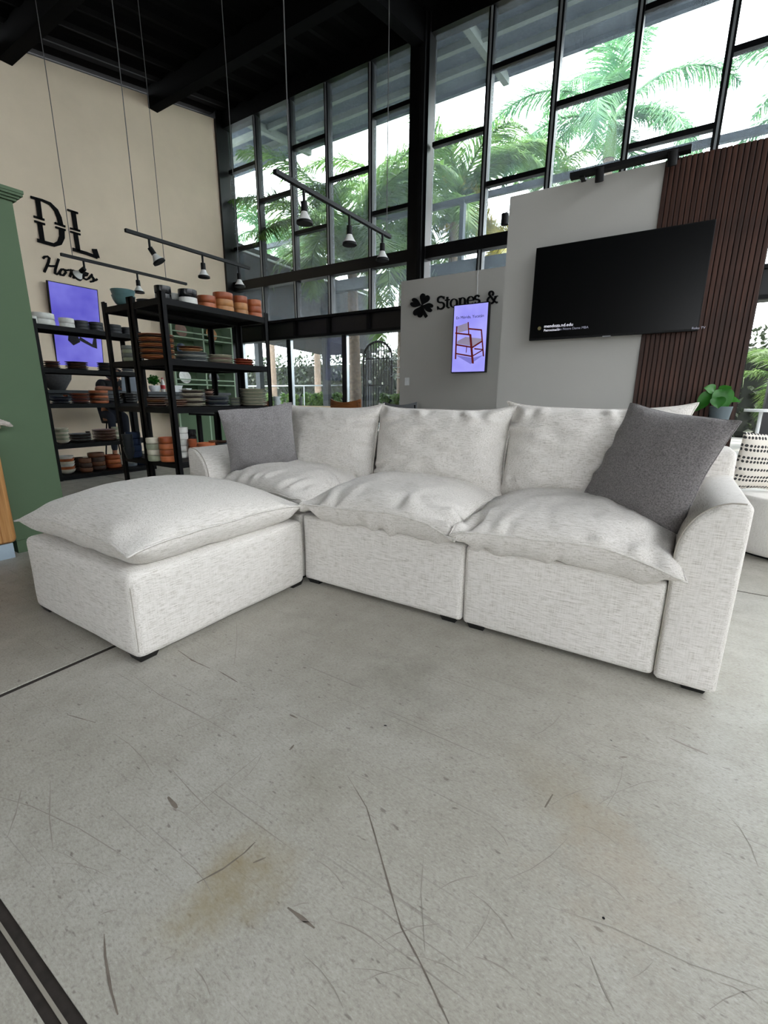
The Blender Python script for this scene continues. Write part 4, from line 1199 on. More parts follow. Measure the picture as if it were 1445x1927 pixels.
part(bo, 'body', MB().lathe([(0, .001), (.038, .001), (.040, .10), (.036, .15), (.016, .21), (.015, .235)], 14, (p_.x, p_.y, ZC)), mat('bottle_clear', 'c9c4c0', 0.15), True)
part(bo, 'label_band', MB().lathe([(.041, .05), (.0415, .12)], 14, (p_.x, p_.y, ZC)), mat('label_red', 'b0252a', 0.5), True)
part(bo, 'cap', MB().lathe([(.017, .225), (.017, .25), (0, .25)], 12, (p_.x, p_.y, ZC)), mat('label_red', 'b0252a', 0.5), True)
for px, w_, h_, lab in ((330, .17, .11, 'white takeaway box beside the soda bottle on the counter'), (349, .10, .06, 'low white takeaway box at the end of the counter')):
    p_ = onx(px, 731, xm)
    t = thing('takeaway_box', lab, 'box', (xm, p_.y, ZC))
    part(t, 'tray', MB().add([(xm-.08, p_.y-w_/2+.02, ZC+.001), (xm+.08, p_.y-w_/2+.02, ZC+.001), (xm+.08, p_.y+w_/2-.02, ZC+.001), (xm-.08, p_.y+w_/2-.02, ZC+.001), (xm-.1, p_.y-w_/2, ZC+h_), (xm+.1, p_.y-w_/2, ZC+h_), (xm+.1, p_.y+w_/2, ZC+h_), (xm-.1, p_.y+w_/2, ZC+h_)], [(0, 1, 2, 3), (7, 6, 5, 4), (0, 4, 5, 1), (1, 5, 6, 2), (2, 6, 7, 3), (3, 7, 4, 0)]), M_WTRIM)
    part(t, 'lid', MB().rbox(xm-.11, p_.y-w_/2-.01, ZC+h_, xm+.11, p_.y+w_/2+.01, ZC+h_+.012, .003, 2), M_WTRIM)

# person behind the counter, leaning on the forearms
def skin_obj(name, nodes, edges, m, parent=None, root=0, levels=2):
    me = bpy.data.meshes.new(name)
    me.from_pydata([n_[0] for n_ in nodes], edges, [])
    o = link(name, me, m, parent)
    md = o.modifiers.new('skin', 'SKIN'); md.use_smooth_shade = True
    for i, n_ in enumerate(nodes):
        r_ = n_[1] if isinstance(n_[1], tuple) else (n_[1], n_[1])
        me.skin_vertices[0].data[i].radius = r_
        me.skin_vertices[0].data[i].use_root = (i == root)
    sd = o.modifiers.new('sub', 'SUBSURF'); sd.levels = levels; sd.render_levels = levels
    return o
hd = onx(222, 706, -8.42)
PX, PY = -8.62, hd.y-.02
def W3(x, y, z): return (x, y, z)
hz = hd.z
sh = hz-.14
ND = [((PX-.16, PY, .80), (.15, .12)), ((PX-.10, PY-.01, 1.0), (.13, .11)), ((PX, PY-.03, sh-.05), (.15, .11)), ((PX+.07, PY-.02, sh+.04), .058), ((PX+.12, PY-.01, hz-.09), .052),
      ((PX+.16, PY, hz-.04), (.066, .07)), ((PX+.16, PY, hz+.03), (.080, .088)), ((PX+.14, PY, hz+.09), (.062, .07)), ((PX+.262, PY+.02, hz-.012), .012),
      ((PX+.02, PY-.20, sh-.02), .066), ((PX+.12, PY-.31, sh-.14), .052), ((PX+.22, PY-.37, ZC+.048), .044), ((PX+.30, PY-.20, ZC+.043), .036), ((PX+.33, PY-.08, ZC+.04), .026), ((PX+.34, PY-.02, ZC+.03), (.03, .014)),
      ((PX+.02, PY+.18, sh-.02), .066), ((PX+.10, PY+.28, sh-.15), .052), ((PX+.20, PY+.30, ZC+.045), .040), ((PX+.26, PY+.16, ZC+.043), .034), ((PX+.30, PY+.08, ZC+.04), .026), ((PX+.32, PY+.03, ZC+.03), (.03, .014)),
      ((PX-.12, PY-.11, .76), .085), ((PX+.05, PY-.12, .74), .062), ((PX+.04, PY-.12, .42), .05), ((PX+.02, PY-.12, .07), .035), ((PX+.12, PY-.12, .035), .03),
      ((PX-.12, PY+.11, .76), .085), ((PX+.05, PY+.12, .74), .062), ((PX+.04, PY+.12, .42), .05), ((PX+.02, PY+.12, .07), .035), ((PX+.12, PY+.12, .035), .03)]
ED = [(0, 1), (1, 2), (2, 3), (3, 4), (4, 5), (5, 6), (6, 7), (5, 8), (2, 9), (9, 10), (10, 11), (11, 12), (12, 13), (13, 14), (2, 15), (15, 16), (16, 17), (17, 18), (18, 19), (19, 20), (0, 21), (21, 22), (22, 23), (23, 24), (24, 25), (0, 26), (26, 27), (27, 28), (28, 29), (29, 30)]
M_SKIN = mat('warm_skin', 'a9765c', 0.55)
pe_ = skin_obj('person', ND, ED, M_SKIN)
tag(pe_, 'smiling person in a black t-shirt leaning on the counter behind a laptop', 'person')
sn = [((PX-.16, PY, .78), (.165, .135)), ((PX-.10, PY-.01, 1.0), (.145, .125)), ((PX, PY-.03, sh-.05), (.18, .14)), ((PX+.04, PY-.02, sh+.03), .10), ((PX+.02, PY-.20, sh-.015), .095), ((PX+.10, PY-.285, sh-.10), .080), ((PX+.02, PY+.18, sh-.015), .095), ((PX+.08, PY+.26, sh-.11), .080)]
skin_obj('t_shirt', sn, [(0, 1), (1, 2), (2, 3), (2, 4), (4, 5), (2, 6), (6, 7)], mat('black_cotton', '101114', 0.9), pe_)
tn_ = [((PX-.14, PY-.11, .77), .097), ((PX+.05, PY-.12, .745), .075), ((PX+.04, PY-.12, .42), .063), ((PX+.02, PY-.12, .12), .055), ((PX-.16, PY, .79), .14), ((PX-.14, PY+.11, .77), .097), ((PX+.05, PY+.12, .745), .075), ((PX+.04, PY+.12, .42), .063), ((PX+.02, PY+.12, .12), .055)]
skin_obj('trousers', tn_, [(0, 1), (1, 2), (2, 3), (4, 0), (4, 5), (5, 6), (6, 7), (7, 8)], mat('navy_cotton', '1d2430', 0.9), pe_, 4)
hn = [((PX+.10, PY, hz+.02), (.086, .092)), ((PX+.12, PY, hz+.09), (.082, .090)), ((PX+.07, PY, hz-.05), (.06, .06)), ((PX+.19, PY, hz+.105), (.035, .06))]
skin_obj('hair', hn, [(0, 1), (0, 2), (1, 3)], mat('dark_hair', '1c1310', 0.6), pe_)
for s_ in (-1, 1):
    part(pe_, 'eye', MB().lathe([(0, -.012), (.009, -.007), (.012, 0), (.009, .007), (0, .012)], 10, (PX+.225, PY+s_*.032+.01, hz+.03)), mat('eye_dark', '201815', 0.3), True)
    part(pe_, 'ear', MB().rbox(PX+.13, PY+s_*.085-.01, hz-.02, PX+.17, PY+s_*.085+.01, hz+.04, .008, 3), M_SKIN, True)
part(pe_, 'mouth', MB().tube([(PX+.222, PY-.022, hz-.048), (PX+.232, PY+.01, hz-.056), (PX+.222, PY+.042, hz-.046)], .007, 6), mat('teeth', 'd8cfc6', 0.4), True)
sto = thing('stool', 'tall dark stool under the person behind the counter', 'stool', (PX-.16, PY, 0))
part(sto, 'seat', MB().lathe([(0, .62), (.17, .62), (.18, .64), (.17, .665), (0, .665)], 20, (PX-.16, PY, 0)), M_BLACK, True)
for k in range(4):
    a = math.pi/4+k*math.pi/2
    part(sto, 'leg', MB().tube([(PX-.16+.1*math.cos(a), PY+.1*math.sin(a), .62), (PX-.16+.19*math.cos(a), PY+.19*math.sin(a), 0)], .014, 6), M_BLACK, True)

# sage plate hutch by the corner
XH = -8.95
hu = thing('plate_hutch', 'sage green plate rack cabinet in the corner of the beige wall', 'cabinet', (-9.1, 6.8, 0))
yA, yM, yB = onx(326, 660, XH).y, onx(385, 665, XH).y, onx(439, 680, XH).y
zz = lambda py: onx(437, py, XH).z
zlist = dict(top=zz(618), r1=zz(637), s1=zz(646), top2=zz(699.6), r2=zz(717.6), s2=zz(725.7))
zbot, ztop = 0.0, zlist['top']+.45
part(hu, 'back_panel', MB().box(XW+.002, yA, zbot, XW+.022, yB, ztop), M_GREEN)
for y in (yA, yM, yB): part(hu, 'upright', MB().box(XW+.02, y-.018, zbot, XH, y+.018, ztop), M_SAGE)
dz_ = zlist['s1']-zlist['s2']
shelves = [ztop, zlist['s1'], zlist['s2'], zlist['s2']-dz_*.55]
for z in shelves: part(hu, 'shelf', MB().box(XW+.02, yA, z-.016, XH, yB, z+.010), M_SAGE)
for z in (zlist['top'], zlist['r1'], zlist['top2'], zlist['r2']): part(hu, 'rail', MB().box(XH-.02, yA, z-.012, XH, yB, z+.012), M_SAGE)
part(hu, 'lower_doors', MB().box(XH-.03, yA, 0.02, XH-.005, yB, shelves[-1]-.02), M_GREEN)
def stand_plate(px, py, z, r, m, lab):
    y = onx(px, py, XH-.12).y
    Mx = Matrix.Translation((XH-.17, y, z+r*1.0+.012)) @ Matrix.Rotation(math.radians(78), 4, 'Y')
    o = link('plate', dish_mesh('plate', r, .022, m), None)
    o.matrix_world = Mx
    tag(o, lab, 'plate', 'plates displayed in the sage hutch')
stand_plate(343, 628, shelves[1], .14, 'brown', 'brown plate standing upright in the upper left of the sage hutch')
stand_plate(400, 632, shelves[1], .14, 'tan', 'tan plate standing upright in the upper right of the sage hutch')
stand_plate(344, 656, shelves[1]-.36+.0, .12, 'navy', 'navy plate standing upright in the middle left of the sage hutch')
stand_plate(350, 709, shelves[2], .14, 'white', 'white plate standing upright in the lower left of the sage hutch')
stand_plate(405, 712, shelves[2], .14, 'black', 'black plate standing upright in the lower right of the sage hutch')
part(hu, 'shelf', MB().box(XW+.02, yA, shelves[1]-.375, XH, yB, shelves[1]-.35), M_SAGE)

# ================================================================== DINING FURNITURE BEHIND THE SOFA
def dining_chair(label, c, rz, zt_, m_back, m_leg):
    t = thing('dining_chair', label, 'chair', (c[0], c[1], 0), 'dining chairs behind the sofa')
    R_ = Matrix.Translation((c[0], c[1], 0)) @ Matrix.Rotation(math.radians(rz), 4, 'Z')
    part(t, 'seat', MB().rbox(-.23, -.22, .42, .23, .22, .47, .02, 3, R_), m_back, True)
    for sx in (-1, 1):
        part(t, 'leg', MB().tube([R_ @ Vector((sx*.21, -.2, .43)), R_ @ Vector((sx*.23, -.22, 0))], [.018, .012], 8), m_leg, True)
        part(t, 'leg', MB().tube([R_ @ Vector((sx*.22, .27, zt_-.03)), R_ @ Vector((sx*.21, .2, .43)), R_ @ Vector((sx*.22, .24, 0))], [.014, .018, .012], 8), m_leg, True)
    vs = []; fs = []
    for i in range(13):
        u = -1+2*i/12
        x = u*.25; y = .27-.05*(u*u)+0.03; zt2 = zt_-.03+.045*u*u
        for (dy, z) in ((-.012, zt2-.20), (.012, zt2-.20), (.012, zt2), (-.012, zt2)): vs.append(R_ @ Vector((x, y+dy, z)))
        if i:
            a = 4*i-4; b = 4*i
            fs += [(a+k, a+(k+1) % 4, b+(k+1) % 4, b+k) for k in range(4)]
    fs += [(0, 1, 2, 3), (51, 50, 49, 48)]
    part(t, 'backrest', MB().add(vs, fs), m_back, True, 40)
c_ = onz(650, 757, 1.03)
def at_y(px, py, Y): q = ony(px, py, Y); return (q.x, q.y, q.z)
a_ = at_y(650, 757, 5.0); dining_chair('dining chair with curved brown wooden back behind the middle of the sofa', (a_[0], a_[1]+.25, 0), 180, a_[2]+.03, M_TEAK, M_TEAK)
a_ = at_y(510, 757, 5.6); dining_chair('dining chair with brown wooden back beside the rack', (a_[0], a_[1]+.25, 0), 150, a_[2]+.03, M_TEAK, M_TEAK)
a_ = at_y(752, 764, 6.0); dining_chair('dining chair with grey upholstered back below the wall switch', (a_[0], a_[1]+.1, 0), 200, a_[2]+.05, mat('grey_upholstery', '5c5e61', 0.9), M_BLACK)
tb = thing('dining_table', 'pale wooden dining table behind the sofa', 'table', (at_y(585, 766, 6.3)[0], 6.5, 0))
tx, ty = tb.location.x, 6.5
part(tb, 'top', MB().rbox(tx-.75, ty-.42, .90, tx+.55, ty+.42, .945, .008, 2), M_LWOOD)
for sx in (-.68, .48):
    for sy in (-.36, .36): part(tb, 'leg', MB().box(tx+sx-.03, ty+sy-.03, 0, tx+sx+.03, ty+sy+.03, .90), M_LWOOD)
bt = thing('console_table', 'narrow black metal table behind the nearest rack', 'table', (-6.0, 5.1, 0))
q = ony(390, 777, 5.2)
part(bt, 'top', MB().box(q.x-.1, 4.9, q.z-.03, q.x+1.0, 5.35, q.z), M_BLACK)
for x in (q.x+.1, q.x+.9):
    for y in (4.95, 5.3): part(bt, 'leg', MB().box(x-.03, y-.03, 0, x+.03, y+.03, q.z-.03), M_BLACK)

# ================================================================== RIGHT SIDE
con = thing('console_table', 'slim dark console standing against the walnut slats', 'table', (0.05, 4.55, 0))
pz = ony(1352, 800, 4.5).z
part(con, 'top', MB().rbox(-.35, 4.36, pz-.03, .36, 4.72, pz, .004, 2), M_BLACK)
for x in (-.32, .33):
    for y in (4.39, 4.69): part(con, 'leg', MB().box(x-.015, y-.015, 0, x+.015, y+.015, pz-.03), M_BLACK)
pc = ony(1352, 790, 4.5)
pt = thing('potted_plant', 'glossy green plant in a blue grey pot before the walnut slats', 'plant', (pc.x, 4.5, pz))
part(pt, 'pot', MB().lathe([(0, .001), (.058, .001), (.078, .145), (.070, .145), (.055, .11), (0, .11)], 24, (pc.x, 4.5, pz)), mat('pot_blue_grey', '5a666b', 0.7), True)
def big_leaf(parent, base, tip, width, up, m):
    base, tip = Vector(base), Vector(tip)
    d = tip-base; L = d.length; d.normalize()
    s_ = d.cross(Vector(up)).normalized(); n_ = s_.cross(d)
    vs = []; fs = []
    K = 9
    for i in range(K+1):
        t = i/K
        w = width*math.sin(math.pi*min(1, t*.92+.08))**.7*(1-.35*t)
        dr = -L*.35*t*t
        for j in (-1, -.5, 0, .5, 1): vs.append(base+d*(L*t)+s_*(w*j)+n_*(dr+abs(j)*w*.25+.004*math.sin(9*t)*(abs(j))))
        if i:
            for j in range(4): a = 5*i-5+j; fs.append((a, a+1, a+6, a+5))
    part(parent, 'leaf', MB().add(vs, fs), m, True, 180)
b0 = Vector((pc.x, 4.5, pz+.13))
rnd = random.Random(5)
for (px, py, tx_, ty_, w) in ((1356, 732, 1366, 768, .085), (1340, 740, 1312, 762, .060), (1345, 735, 1330, 728, .050), (1355, 740, 1372, 728, .055), (1335, 748, 1308, 770, .045), (1362, 748, 1392, 752, .032), (1350, 748, 1352, 765, .060)):
    yy = 4.5+rnd.uniform(-.06, .04)
    lb = ony(px, py, yy); lt = ony(tx_, ty_, yy-.05)
    part(pt, 'stem', MB().tube([b0, (b0+lb)/2+Vector((0, 0, .02)), lb], .004, 6), M_PLANT, True)
    big_leaf(pt, lb, lt, w, (0, -.9, .45), M_PLANT)
# cream swivel chair
M_CREAM = linen('cream_boucle', 'e8e5e0', 'dedad4', 'c9c4bd')
sc_ = (0.86, 4.36)
def barrel_chair(label, cx_, cy_, r, ang0, ang1, seat_h, arm_h):
    t = thing('swivel_chair', label, 'armchair', (cx_, cy_, 0), 'cream swivel chairs')
    part(t, 'swivel_base', MB().lathe([(0, 0), (r*.8, 0), (r*.8, .03), (0, .03)], 28, (cx_, cy_, 0)), M_BLKP, True)
    part(t, 'body', MB().lathe([(0, .03), (r*.93, .03), (r*.97, .05), (r, .30), (r*.985, seat_h-.04), (r*.95, seat_h-.005), (r*.90, seat_h), (0, seat_h+.015)], 40, (cx_, cy_, 0)), M_CREAM, True, 60)
    vs = []; fs = []; n_ = 30
    for i in range(n_+1):
        a = math.radians(ang0+(ang1-ang0)*i/n_)
        e = min(i, n_-i)/n_*2
        h = arm_h-.10+.10*min(1, e*2.2)
        for (rr, z) in ((r*.70, seat_h-.02), (r*.72, h-.03), (r*.78, h), (r*.94, h), (r*1.0, h-.03), (r*.99, seat_h-.08)):
            vs.append((cx_+rr*math.cos(a), cy_+rr*math.sin(a), z))
        if i:
            for k in range(6): fs.append((6*i-6+k, 6*i-6+(k+1) % 6, 6*i+(k+1) % 6, 6*i+k))
    fs += [tuple(range(6)), tuple(6*n_+k for k in range(5, -1, -1))]
    part(t, 'backrest', MB().add(vs, fs), M_CREAM, True, 60)
    return t
barrel_chair('round cream swivel chair carrying a dotted pillow at right', sc_[0], sc_[1], .45, -50, 80, .44, .72)
barrel_chair('second cream swivel chair farther back at the right edge', 1.08, 5.75, .45, 150, 330, .44, .70)
# dotted pillow
m, t, b = nt('dotted_cotton')
tc = t.nodes.new('ShaderNodeTexCoord'); sxyz = t.nodes.new('ShaderNodeSeparateXYZ'); t.links.new(tc.outputs['Object'], sxyz.inputs[0])
def mth(op, a, b_=None, c_=None):
    n_ = t.nodes.new('ShaderNodeMath'); n_.operation = op
    for k, v in enumerate((a, b_, c_)):
        if v is None: continue
        if isinstance(v, (int, float)): n_.inputs[k].default_value = v
        else: t.links.new(v, n_.inputs[k])
    return n_.outputs[0]
cu, cv = mth('MULTIPLY', sxyz.outputs[0], 48), mth('MULTIPLY', sxyz.outputs[1], 36)
jit = noisef(t, tc.outputs['Object'], 30, 2)
fu = mth('SUBTRACT', mth('FRACT', mth('ADD', cu, mth('MULTIPLY', jit, 0.7))), 0.5); fv = mth('SUBTRACT', mth('FRACT', cv), 0.5)
dd = mth('ADD', mth('MULTIPLY', fu, fu), mth('MULTIPLY', fv, fv))
row = mth('FRACT', mth('MULTIPLY', mth('FLOOR', cv), 0.37))
dot = mth('MULTIPLY', mth('LESS_THAN', dd, 0.13), mth('LESS_THAN', row, 0.62))
t.links.new(mixc(t, dot, srgb('dcd6cc'), srgb('3a3a3a')), b.inputs['Base Color']); b.inputs['Roughness'].default_value = 0.95
o = pillow('throw_pillow', [(0.36, 4.06, .88), (0.74, 4.24, .87), (0.74, 4.36, .47), (0.46, 4.16, .47)], m, 'cream pillow with rows of dark dots on the swivel chair', 0.07, 43)
o['group'] = 'throw pillows'
del o['group']
# little white side table with lamp arm by the window gap
q = ony(1416, 772, 5.1)
stt = thing('side_table', 'small white side table seen beside the walnut slats', 'table', (q.x+.05, 5.1, 0))
part(stt, 'top', MB().lathe([(0, q.z-.012), (.12, q.z-.012), (.12, q.z+.01), (0, q.z+.01)], 24, (q.x+.06, 5.1, 0)), M_WTRIM, True)
part(stt, 'pole', MB().lathe([(.014, .02), (.014, q.z-.012)], 10, (q.x+.06, 5.1, 0)), M_WTRIM, True)
part(stt, 'base', MB().lathe([(0, 0), (.14, 0), (.14, .015), (0, .02)], 24, (q.x+.06, 5.1, 0)), M_WTRIM, True)

# ================================================================== OUTSIDE
gr = struct('ground', MB().box(-45, 8.3, -.3, 30, 60, -.06), mat('paving', '6c6c68', 0.9, var=0.12, scale=2))
gr2 = struct('ground', MB().box(4.6, -40, -.3, 40, 8.3, -.06), MATS['paving'])
bw = thing('side_light_blocker', 'added out-of-view wall that cuts light through the side glazing', 'wall', (7.5, 0, -.06))  # added wall out of view, holds back low sky light from the right
part(bw, 'wall', MB().box(7.4, -20, -.06, 7.6, 14, 4.8), M_GREYC)
part(bw, 'blocker_cap', MB().box(7.35, -20, 4.8, 7.65, 14, 4.9), M_GREYC)
gr3 = struct('ground', MB().box(-45, -40, -.3, 4.6, -8, -.06), MATS['paving'])
# roof overhang with its brackets
ov = sroot('roof_overhang')
def slab(x0, x1, y0, y1, z0, z1, t_, m, name):
    struct(name, MB().add([(x0, y0, z0), (x1, y0, z0), (x1, y1, z1), (x0, y1, z1), (x0, y0, z0+t_), (x1, y0, z0+t_), (x1, y1, z1+t_), (x0, y1, z1+t_)],
                          [(0, 1, 2, 3), (7, 6, 5, 4), (0, 4, 5, 1), (1, 5, 6, 2), (2, 6, 7, 3), (3, 7, 4, 0)]), m, ov)
M_SOF = mat('soffit_blue_grey', '4a5460', 0.85, var=0.12, scale=3)
slab(-13, 6, 8.14, 10.35, 7.10, 7.36, .06, M_SOF, 'soffit')
slab(-13, 6, 10.30, 10.40, 7.28, 7.28, .2, M_SOF, 'fascia')
for y in (8.9, 9.6): slab(-13, 6, y-.05, y+.05, 7.10+.117*(y-8.14)-.12, 7.10+.117*(y-8.14)-.12, .13, mat('eave_purlin', '7d857f', 0.8), 'purlin')
for x in (-8.9, -3.75, 1.5): slab(x-.06, x+.06, 8.14, 10.4, 6.92, 7.16, .16, MATS['eave_purlin'], 'rafter')
# steel frame outside: a high rail and a heavier lower beam on posts
pg_ = thing('pergola', 'grey steel frame with long beams outside the windows', 'pergola', (-5, 11, -.06))
M_PG = mat('pergola_grey', '4a5258', 0.7, var=0.08)
zr_ = 5.55
part(pg_, 'high_rail', MB().box(-14, 10.95, zr_-.06, 8, 11.05, zr_+.06), M_PG)
zl = ony(700, 530, 11).z
part(pg_, 'lower_beam', MB().box(-14, 10.9, zl-.14, 8, 11.1, zl+.14), M_PG)
for px in (612, 862, 1010): 
    x = ony(px, 600, 11).x
    part(pg_, 'post', MB().box(x-.10 if px == 612 else x-.05, 10.93, -.06, x+.10 if px == 612 else x+.05, 11.07, zl if px == 612 else zr_), M_DGREY if px == 612 else M_PG)
# neighbouring wing with a white-edged roof line
nw = thing('side_canopy', 'dark grey side canopy with a white roof edge at left outside', 'canopy', (-10.6, 11, -.06))
za, zb_ = onx(447, 458, -9.75).z, onx(606, 517, -9.75).z
ya_, yb2 = onx(447, 458, -9.75).y, onx(606, 517, -9.75).y
sl_ = (zb_-za)/(yb2-ya_)
def wz(y): return za+sl_*(y-ya_)
part(nw, 'wall', MB().prism([Vector((-9.8, 8.4, 3.05)), Vector((-9.8, 15, 2.75)), Vector((-9.8, 15, max(3.0, wz(15)-.1))), Vector((-9.8, 8.4, wz(8.4)-.1))], (0, 0, 0), (-2.5, 0, 0)), mat('wing_grey', '25282b', 0.85, var=0.1))
part(nw, 'roof_edge', MB().prism([Vector((-9.75, 8.2, wz(8.2)-.10)), Vector((-9.75, 15, wz(15)-.10)), Vector((-9.75, 15, wz(15)+.02)), Vector((-9.75, 8.2, wz(8.2)+.02))], (0, 0, 0), (-2.6, 0, 0)), M_DGREY)
part(nw, 'white_trim', MB().prism([Vector((-9.73, 8.2, wz(8.2)-.14)), Vector((-9.73, 15, wz(15)-.14)), Vector((-9.73, 15, wz(15)-.10)), Vector((-9.73, 8.2, wz(8.2)-.10))], (0, 0, 0), (-.05, 0, 0)), M_WTRIM)
for y in (9.2, 14.6): part(nw, 'post', MB().box(-10.0, y-.08, -.06, -9.84, y+.08, 3.0), M_DGREY)
# planter wall of concrete blocks with trailing vines
yw = 11.6
pw_ = thing('planter_wall', 'low grey block planter wall outside the doors', 'wall', (-10, yw, -.06))
xg0, xg1 = ony(684, 700, yw).x, ony(737, 700, yw).x
k = 0
bme = MB().rbox(.006, 0, .006, .594, .2, .294, .006, 1).mesh('block')
for seg in ((-15.2, xg0-.1), (xg1+.05, xg1+4.8)):
    nx = int((seg[1]-seg[0])/.6)
    for r_ in range(4):
        for i in range(nx): rep(pw_, 'block', bme, M_GREYC, (seg[1]-(i+1)*.6+10-(.3 if r_ % 2 else 0), 0, r_*.3))
    part(pw_, 'core', MB().box(seg[0]-.3, yw+.02, -.06, seg[1]-.0, yw+.18, 1.13), M_DGREY)
rnd = random.Random(9)
for i, px in enumerate((425, 505, 548, 590, 612, 648, 742, 764)):
    x = ony(px, 740, yw).x
    vt = thing('trailing_vine', f'trailing green vine on the planter wall, {["first","second","third","fourth","fifth","sixth","seventh","eighth"][i]} from the left', 'plant', (x, yw-.05, 1.1), 'vines on the planter wall')
    mb = MB()
    for s_ in range(5):
        x_ = x+rnd.uniform(-.35, .35); L = rnd.uniform(.3, .85)
        pts = [(x_, yw+.1, 1.15), (x_+.03, yw-.06, 1.22), (x_+.05, yw-.12, 1.1), (x_+.08, yw-.12, 1.1-L)]
        part(vt, 'stem', MB().tube(pts, .008, 5), M_VINE, True)
        for j in range(26):
            leaves(mb, (x_+.06, yw-.13, 1.2-L*j/26), (.14, .05, .06), 3, .15, rnd.randint(0, 9999))
    part(vt, 'foliage', mb, M_VINE)
# hand rail and arched iron gate
rl = thing('hand_rail', 'pale steel hand rail along the planter wall', 'railing', (-8, yw-.3, 0))
zrl = ony(560, 726, yw-.3).z
part(rl, 'rail', MB().tube([(-15, yw-.3, zrl), (xg0, yw-.3, zrl)], .02, 8), M_ALU, True)
for x in (-14, -12, -10.2, xg0-.1): part(rl, 'post', MB().tube([(x, yw-.3, -.06), (x, yw-.3, zrl)], .016, 8), M_ALU, True)
gt_ = thing('iron_gate', 'black iron gate with a round arch and upright bars', 'gate', ((xg0+xg1)/2, yw, -.06))
zgt = ony(706, 643, yw).z; wg = (xg1-xg0)/2; xc = (xg0+xg1)/2; zsp = zgt-wg*.95
part(gt_, 'arch_frame', MB().tube([(xg0, yw, -.06), (xg0, yw, zsp)]+[(xc-wg*math.cos(math.pi*k/14), yw, zsp+wg*.95*math.sin(math.pi*k/14)) for k in range(1, 14)]+[(xg1, yw, zsp), (xg1, yw, -.06)], .035, 8), M_BLACK, True)
for i in range(1, 11):
    x = xg0+(xg1-xg0)*i/11
    zt2 = zsp+wg*.95*math.sqrt(max(0, 1-((x-xc)/wg)**2))
    part(gt_, 'bar', MB().tube([(x, yw, 0), (x, yw, zt2)], .016, 6), M_BLACK, True)
for z in (.15, zrl, zsp): part(gt_, 'cross_bar', MB().box(xg0, yw-.015, z-.02, xg1, yw+.015, z+.02), M_BLACK)
part(gt_, 'lock_plate', MB().lathe([(0, 0), (.05, 0), (.05, .02), (0, .02)], 14, (xg0+.25, yw-.02, zrl+.1), Matrix.Rotation(math.pi/2, 4, 'X')), M_WTRIM, True)

# palms
def frond_mesh(L, droop, seed, m, tag_):
    rnd = random.Random(seed)
    mb = MB()
    n_ = 30
    pts = []
    for i in range(n_+1):
        t_ = i/n_
        ang = math.radians(62)-droop*t_**1.3
        if i == 0: p = Vector((0, 0, 0))
        else: p = pts[-1]+Vector((math.cos(ang), 0, math.sin(ang)))*(L/n_)
        pts.append(p)
    mb.tube(pts, [.035*L/3*(1-.9*i/n_)+.004 for i in range(n_+1)], 5)
    for i in range(5, n_*3+1):
        t_ = i/(n_*3)
        p = pts[min(n_, i//3)].lerp(pts[min(n_, i//3+1)], (i % 3)/3)
        d = (pts[min(n_, i//3+1)]-pts[max(0, i//3-1)]).normalized()
        ln = L*.25*math.sin(math.pi*min(1, t_*.86+.12))**.6
        for s_ in (-1, 1):
            for rep_ in range(2):
                side = Vector((0, s_, 0)); up = d.cross(side)*(-s_)
                dir_ = (side*(.75+rnd.uniform(-.15, .15))+d*(.75+rnd.uniform(-.2, .2))+Vector((0, 0, -1))*rnd.uniform(.1, .55)+Vector((0, 0, 1))*rnd.uniform(0, .35)).normalized()
                l2 = ln*rnd.uniform(.8, 1.1)
                w = .011*L/3+.004
                tip = p+dir_*l2+Vector((0, 0, -l2*rnd.uniform(.05, .35)))
                md = p+dir_*l2*.55
                wv = d*w
                mb.add([p-wv, p+wv, md+wv*.9, tip, md-wv*.9], [(0, 1, 2, 4), (4, 2, 3)])
    me = mb.mesh('frond_'+tag_)
    me.materials.append(m)
    return me
FR = {}
def palm(label, base, h, L, nf, seed, m, lean=(0, 0), tr=.16, shaft=True, tiltr=(-35, 62), group='palms outside the windows'):
    rnd = random.Random(seed)
    bx, by = base
    t_ = thing('palm_tree', label, 'palm', (bx, by, -.06), group)
    top = Vector((bx+lean[0], by+lean[1], h))
    pts = [Vector((bx, by, -.06)).lerp(top, k/10)+Vector((0, 0, 0)) for k in range(11)]
    # ringed trunk
    rp = []; rr = []
    nseg = max(20, int(h/.16))
    for k in range(nseg*2+1):
        f = k/(nseg*2)
        rp.append(Vector((bx, by, -.06)).lerp(top, f)); rr.append(tr*(1.15-.35*f)*(1.0 if k % 2 else .93))
    part(t_, 'trunk', MB().tube(rp, rr, 12), M_TRUNK, True, 30)
    if shaft: part(t_, 'crownshaft', MB().tube([top, top+Vector((0, 0, .45*L/3)), top+Vector((0, 0, .9*L/3))], [tr*.95, tr*.8, tr*.35], 12), M_CROWN, True)
    topf = top+Vector((0, 0, .75*L/3 if shaft else 0))
    for k in range(nf):
        key = (round(L, 1), k % 4, m.name)
        if key not in FR: FR[key] = frond_mesh(L, [1.6, 2.1, 2.5, 1.3][k % 4], 100+k % 4, m, f'{L}{k%4}{m.name}')
        o = rep(t_, 'frond', FR[key], m, topf-Vector((bx, by, -.06)), (0, math.radians(rnd.uniform(*tiltr)), k*2.399+rnd.uniform(-.2, .2)))
        s_ = rnd.uniform(.85, 1.1); o.scale = (s_, s_, s_)
    return t_
def pal_at(px, py, Y): q = ony(px, py, Y); return (q.x, q.y), q.z
(b_, z) = pal_at(668, 430, 10.2+1.0)[0], pal_at(668, 470, 11.2)[1]
palm('big feather palm with ringed trunk in front of the left windows', (ony(671, 700, 11.2).x, 11.2), ony(662, 500, 11.2).z, 4.0, 22, 1, M_PALM, (ony(662, 470, 11.2).x-ony(671, 700, 11.2).x, 0), .17, False, (-35, 60))
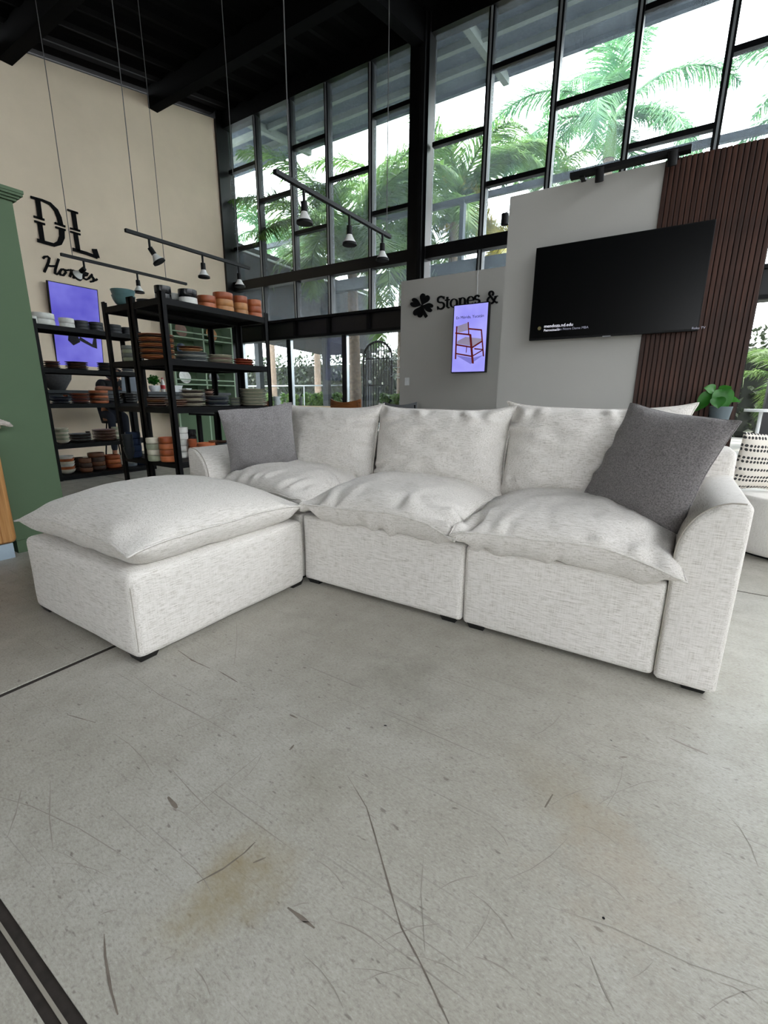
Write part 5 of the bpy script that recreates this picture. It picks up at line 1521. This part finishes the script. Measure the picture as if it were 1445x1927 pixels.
p_ = ony(1145, 300, 15); palm('tall palm with smooth green crownshaft above the television wall', (p_.x, 15), p_.z, 3.6, 13, 2, M_PALM2, (0, 0), .17, True, (-25, 60))
p_ = ony(855, 420, 13); palm('feather palm behind the right of the steel column', (p_.x, 13), p_.z, 3.2, 15, 3, M_PALM, (0, 0), .15, False, (-30, 55))
p_ = ony(1430, 300, 16); palm('palm at the far right edge of the high windows', (p_.x+1.3, 16), p_.z, 3.4, 12, 4, M_PALM2, (0, 0), .15, True, (-25, 60))
p_ = ony(500, 440, 15); palm('hazy drooping palm above the grey side wing', (p_.x, 15), p_.z, 2.8, 14, 5, M_PALM2, (0, 0), .15, False, (0, 80))
p_ = ony(760, 400, 14); palm('feather palm close to the left of the steel column', (p_.x, 14), p_.z, 3.4, 15, 6, M_PALM, (0, 0), .15, False, (-30, 60))
p_ = ony(1075, 400, 19); palm('thin distant palm with drooping fronds beside the tall palm', (p_.x, 19), p_.z+.6, 2.8, 11, 7, M_PALM, (0, 0), .14, False, (10, 80))
p_ = ony(935, 470, 14); palm('yellowing palm low behind the television partition', (p_.x, 14), p_.z-.4, 2.6, 14, 8, M_YEL, (0, 0), .13, False, (-30, 60))
p_ = ony(985, 330, 17); palm('sparse leaning palm between the column and the tall palm', (p_.x, 17), p_.z-.6, 3.0, 10, 12, M_PALM, (.4, 0), .13, False, (-30, 50))
p_ = ony(590, 430, 17); palm('distant palm behind the big feather palm', (p_.x, 17), p_.z, 3.2, 14, 14, M_PALM, (0, 0), .15, False, (-10, 70))
p_ = ony(1425, 700, 14); palm('small bright palm seen past the walnut slats', (p_.x+.7, 14), 1.5, 2.0, 12, 15, M_VINE, (0, 0), .1, False, (-30, 50))
# hedges beyond
for i, (x0, x1, y, z1, lab) in enumerate(((-24, -13.0, 19, 3.2, 'dull green hedge beyond the planter wall at left'), (-13.0, -6.5, 19, 3.4, 'dull green hedge beyond the arched gate'), (-6.5, 1.5, 20, 3.0, 'dull green hedge behind the partitions'), (1.5, 9, 19, 3.2, 'dull green hedge at the far right outside'))):
    hg = thing('hedge', lab, 'hedge', ((x0+x1)/2, y, -.06), 'hedges beyond the planter wall')
    mb = MB()
    rnd = random.Random(20+i)
    for _ in range(int((x1-x0)*330)):
        p = Vector((rnd.uniform(x0, x1), y+rnd.uniform(-.6, .3), rnd.uniform(0, 1)**.8*(z1+.5*noise.noise(Vector((rnd.random()*9, i, 0))))))
        q = Euler((rnd.uniform(-1.2, 1.2), rnd.uniform(-1.2, 1.2), rnd.uniform(0, 6.28))).to_matrix()
        s_ = rnd.uniform(.15, .3)
        mb.add([p+q @ Vector(v)*s_ for v in ((-.5, 0, 0), (0, -.3, .05), (.5, 0, 0), (0, .3, .05))], [(0, 1, 2, 3)])
    part(hg, 'foliage', mb, M_HEDGE)
    part(hg, 'core', MB().rbox(x0, y-.3, -.06, x1, y+.4, z1*.85, .2, 2), mat('hedge_core', '151a13', 0.95))
